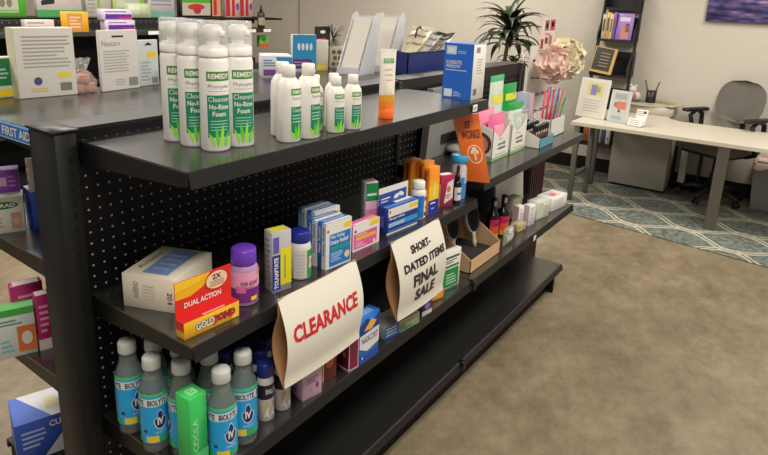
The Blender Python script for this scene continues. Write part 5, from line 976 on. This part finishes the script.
# ------------------------------------------------------------------ desk items
def sheet_stand(x, y, w_, h_, deco, label, rz, m_, name='flyer_stand'):
    t = thing(name, (x, y, ZD), label, 'flyer', None, rz)
    M_ = Matrix.Rotation(0.14, 4, 'Y')
    mb = MB(); mb.box((0, -w_, 0), (0.003, 0, h_), m_, M_)
    for rect, c1 in deco: mb.map(lambda u, v: M_ @ Vector((-0.0008-0.0002*deco.index((rect, c1)), -w_*u, h_*v)), 1, 1, cm(c1, 0.6), rect, False)
    mb.build('printed_sheet', t)
    mb = MB(); mb.box((-0.012, -w_, 0), (0.07, 0, 0.003), CLEAR); mb.box((0.003, -w_, 0.0), (0.0045, 0, h_), CLEAR, M_); mb.build('acrylic_base', t)
FL = [((0.08, 0.06, 0.92, 0.94), 'ddd6ca'), ((0.25, 0.55, 0.80, 0.90), 'd8cc90'), ((0.38, 0.58, 0.58, 0.84), '8c80b4'), ((0.58, 0.66, 0.70, 0.80), '9ca860')]+[((0.2, 0.44-0.07*k, 0.8-0.08*(k % 2), 0.455-0.07*k), 'a8a298') for k in range(5)]
sheet_stand(4.33, 0.635, 0.265, 0.315, FL, 'white framed flyer with a small floral picture, left on the desk', -0.30, cm('e2ded4', 0.5))
FL2 = [((0.08, 0.04, 0.92, 0.96), 'c8ccc8'), ((0.2, 0.72, 0.8, 0.9), 'a8b0ac'), ((0.36, 0.42, 0.82, 0.66), 'd8805c'), ((0.22, 0.48, 0.36, 0.62), 'a86c5c'), ((0.46, 0.32, 0.56, 0.40), '4c3c38'), ((0.2, 0.1, 0.7, 0.2), 'a8b4b0')]
sheet_stand(4.255, 0.360, 0.165, 0.250, FL2, 'narrow pale flyer with orange picture beside the framed one', -0.25, cm('d4d6d0', 0.5))
# business card holder
t = thing('card_holder', (4.19, 0.195, ZD), 'small clear holder with white business cards in two tiers', 'card holder', rz=-0.25)
mb = MB(); mb.box((-0.01, -0.125, 0), (0.07, 0, 0.004), CLEAR); mb.build('holder_base', t)
M_ = Matrix.Rotation(0.35, 4, 'Y')
for k, (xx, hh, ww, yy) in enumerate(((0.0, 0.062, 0.115, -0.005), (0.045, 0.145, 0.085, -0.03))):
    mb = MB(); mb.box((xx, yy-ww, 0.004), (xx+0.010, yy, hh), PALEW, M_)
    for q in range(3): mb.add([M_ @ Vector(p) for p in ((xx-0.0008, yy-0.01, hh-0.014-q*0.014), (xx-0.0008, yy-ww+0.02, hh-0.014-q*0.014), (xx-0.0008, yy-ww+0.02, hh-0.018-q*0.014), (xx-0.0008, yy-0.01, hh-0.018-q*0.014))], [(0, 1, 2, 3)], GREYINK)
    if k: mb.add([M_ @ Vector(p) for p in ((xx-0.0012, yy-ww+0.008, hh-0.03), (xx-0.0012, yy-ww+0.03, hh-0.03), (xx-0.0012, yy-ww+0.03, hh-0.01), (xx-0.0012, yy-ww+0.008, hh-0.01))], [(0, 1, 2, 3)], cm('3a3a3c'))
    mb.build('card_stack', t)
# clutter at the back of the desk
ZD2 = ZD+0.071
mb = MB(); mb.rbox((0, -0.40, 0), (0.23, 0, 0.070), 0.004, cm('c4bdae'), seg=1); mb.build('document_tray', None, (4.85, 0.385, ZD+0.0005), 0, 'flat beige box under the newspapers at the back of the desk', 'box')
for i, (x, y, z, rz, c1, l) in enumerate(((4.86, 0.20, 0.0, 0.2, 'a8a090', 'grey newspaper lying flat under the others at the back of the desk'), (4.90, 0.10, 0.012, -0.3, 'b4b090', 'yellowish folded newspaper on top at the back of the desk'), (4.84, 0.30, 0.012, 0.6, '8c8880', 'dark grey folded paper left of the newspapers'))):
    mb = MB(); f = lambda u, v: (-0.1+0.2*v, 0.15-0.3*u, 0.010+0.008*math.sin(2.2*u+i)*v)
    mb.map(f, 10, 6, cm(c1, 0.7)); mb.map(lambda u, v: (f(1-u, v)[0], f(1-u, v)[1], 0.0005), 10, 6, cm(c1, 0.7))
    for s_ in (0, 1): mb.map(lambda u, v: (f(u, s_)[0], f(u, s_)[1], 0.0005+(f(u, s_)[2]-0.0005)*v), 10, 1, cm('c8c0a8', 0.7)); mb.map(lambda u, v: (f(s_, u)[0], f(s_, u)[1], 0.0005+(f(s_, u)[2]-0.0005)*v), 10, 1, cm('c8c0a8', 0.7))
    for k in range(5): mb.map(lambda u, v: (f(u, v)[0], f(u, v)[1], f(u, v)[2]+0.0008), 6, 2, cm('6c6858', 0.7), (0.1, 0.15+0.16*k, 0.85, 0.20+0.16*k))
    mb.build('newspaper', None, (x+0.07, y, ZD2+z), rz, l, 'newspaper')
t = thing('pen_cup', (4.92, 0.185, ZD2+0.024), 'black cup on its side with green markers at the back of the desk', 'cup')
mb = MB(); mb.lathe([(0.038, 0), (0.040, 0.004), (0.042, 0.10), (0.038, 0.10), (0.036, 0.006)], cm('1c1b1e', 0.4)); mb.build('cup_body', t)
for k, (dx, dy) in enumerate(((0.01, 0.03), (-0.01, -0.025))):
    mb = MB(); mb.tube([(0, dy*0.3, 0.01), (dx*2, dy*2.2, 0.175)], 0.007, cm('4a5c28', 0.4)); mb.build('green_marker', None, (4.92, 0.185, ZD2+0.0285), 0, ('green marker leaning left in the black cup', 'green marker leaning right in the black cup')[k], 'marker', 'green markers in the black cup')
t = thing('plush_toy', (4.90, 0.300, ZD2+0.020), 'small white and pink plush toy by the black cup', 'toy')
mb = MB()
def blob(c, r_, m_, sx=1, sy=1, sz=1): mb.lathe([(0.001, -r_*sz)]+[(r_*math.cos(q), r_*sz*math.sin(q)) for q in [(-0.5+k/8)*PI for k in range(1, 8)]]+[(0.001, r_*sz)], m_, sx=sx, sy=sy, M=Matrix.Translation(c), seg=16)
PW = cm('cfc6bc', 0.9); blob((0, 0, 0.045), 0.04, PW, sz=1.0); mb.build('toy_body', t); mb = MB(); blob((-0.01, 0.03, 0.10), 0.032, PW); blob((-0.01, 0.05, 0.135), 0.012, PW); blob((-0.01, 0.01, 0.135), 0.012, PW); mb.build('toy_head', t)
mb = MB(); blob((-0.045, 0.02, 0.055), 0.028, cm('b87878', 0.9)); mb.build('toy_scarf', t)

# ------------------------------------------------------------------ office chair
t = thing('office_chair', (4.84, -0.40, 0.009), 'grey fabric swivel chair with black arms behind the desk', 'chair', rz=-0.52)
FAB = mat(srgb('6e6b64'), 0.9, noise=0.15); BP = cm('17171a', 0.45)
# back shell: rounded panel facing the desk, slightly turned
Rb = Matrix.Translation((0.175, 0.0, 0.63)) @ Matrix.Rotation(0.14, 4, 'Y')
mb = MB()
def backp(s):
    def f(u, v):
        z = 0.345*v; q = 2*v-1; wv = 0.205*max(0.0, 1-abs(q)**2.7)**0.42 if 0 < v < 1 else 0.0
        a = 2*u-1
        return Rb @ Vector((-0.045*a*a+s*0.020*max(0, 1-abs(a)**4)*max(0, 1-q**6), a*wv, z))
    return f
mb.map(backp(-1), 20, 24, FAB); mb.map(lambda u, v: backp(1)(1-u, v), 20, 24, BP); mb.build('backrest', t)
mb = MB(); mb.rbox((-0.24, -0.23, 0.41), (0.20, 0.23, 0.475), 0.03, FAB, seg=4); mb.build('seat', t)
mb = MB(); mb.rbox((-0.20, -0.19, 0.385), (0.17, 0.19, 0.412), 0.01, BP, seg=2); mb.tube([(0.10, 0, 0.39), (0.23, 0, 0.42), (0.245, 0, 0.60), (0.225, 0, 0.74)], 0.02, BP); mb.build('seat_pan', t)
mb = MB(); mb.lathe([(0.032, 0.08), (0.032, 0.22), (0.022, 0.24), (0.022, 0.39)], BP); mb.build('gas_column', t)
for s_ in (1, -1):
    mb = MB(); y = 0.27*s_
    mb.tube([(0.06, 0.19*s_, 0.40), (0.05, y, 0.43), (-0.01, y, 0.56), (-0.05, y, 0.66), (0.02, y, 0.705), (0.09, y, 0.67), (0.10, y, 0.58), (0.06, y, 0.46)], 0.018, BP)
    mb.rbox((-0.13, y-0.032, 0.692), (0.14, y+0.032, 0.722), 0.012, BP, seg=3); mb.build('armrest', t)
for k in range(5):
    a = 0.52+PI/2+2*PI*k/5; d = Vector((math.cos(a), math.sin(a), 0))
    mb = MB(); mb.tube([d*0.02+Vector((0, 0, 0.10)), d*0.14+Vector((0, 0, 0.095)), d*0.25+Vector((0, 0, 0.065))], 0.02, BP, rr=[0.03, 0.024, 0.016]); lg = mb.build('star_leg', t)
    mb = MB(); px = d*0.245
    for s_ in (-0.016, 0.016):
        o_ = Vector((-d.y, d.x, 0))*s_; mb.lathe([(0.020, -0.006), (0.026, -0.004), (0.026, 0.004), (0.020, 0.006)], BP, M=Matrix.Translation(px+o_+Vector((0, 0, 0.026)))@Matrix.Rotation(a+PI/2, 4, 'Z')@Matrix.Rotation(PI/2, 4, 'Y'), seg=16)
    mb.build('caster', lg)

# ------------------------------------------------------------------ potted plant behind the gondola
t = thing('dracaena_plant', (4.27, 1.25, 0), 'tall dark green leafy plant behind the shelving against the wall', 'plant')
mb = MB(); mb.lathe([(0.13, 0), (0.17, 0.28), (0.18, 0.30), (0.165, 0.30), (0.155, 0.27), (0.001, 0.27)], cm('6a5c50', 0.6)); mb.build('pot', t)
mb = MB(); mb.tube([(0, 0, 0.25), (0.02, 0.01, 0.6), (-0.02, 0.02, 0.95), (0.0, 0.0, 1.30)], 0.018, cm('5c4c38', 0.8)); mb.tube([(-0.03, 0.01, 0.27), (-0.06, -0.02, 0.7), (-0.05, -0.08, 1.02)], 0.012, cm('5c4c38', 0.8)); mb.build('trunk', t)
mb = MB(); rnd = random.Random(11); LG = [mat(srgb(c), 0.35) for c in ('1e2c1a', '2a3c22', '35482a')]
def leaf(base, az, el, L, W, droop, m_):
    hd = Vector((math.cos(az), math.sin(az), 0)); sd = Vector((-hd.y, hd.x, 0)); pts = []; p = Vector(base); e = el
    n = 9; vs = []
    for i in range(n+1):
        q = i/n; wd = W*math.sin(PI*min(1, 0.12+q*0.88))**0.8*(1-q**4)
        d = hd*math.cos(e)+Vector((0, 0, 1))*math.sin(e); nn = hd*-math.sin(e)+Vector((0, 0, 1))*math.cos(e)
        vs += [p-sd*wd+nn*wd*0.35, p, p+sd*wd+nn*wd*0.35]; p = p+d*(L/n); e -= droop/n*(0.5+q)
    fs = []
    for i in range(n): fs += [(3*i, 3*i+1, 3*i+4, 3*i+3), (3*i+1, 3*i+2, 3*i+5, 3*i+4)]
    mb.add(vs, fs, m_, True)
for k in range(58):
    q = k/58; leaf((0.0, 0.0, 1.14+0.20*q), k*2.39996, rnd.uniform(0.1, 0.7)+q*0.75, rnd.uniform(0.30, 0.42), rnd.uniform(0.026, 0.036), rnd.uniform(1.8, 2.7)*(1.2-q*0.5), LG[k % 3])
for k in range(14): leaf((-0.05, -0.08, 1.0+0.005*k), k*2.4, rnd.uniform(0.2, 1.1), rnd.uniform(0.18, 0.26), 0.014, rnd.uniform(1.4, 2.2), LG[k % 3])
mb.build('foliage', t)
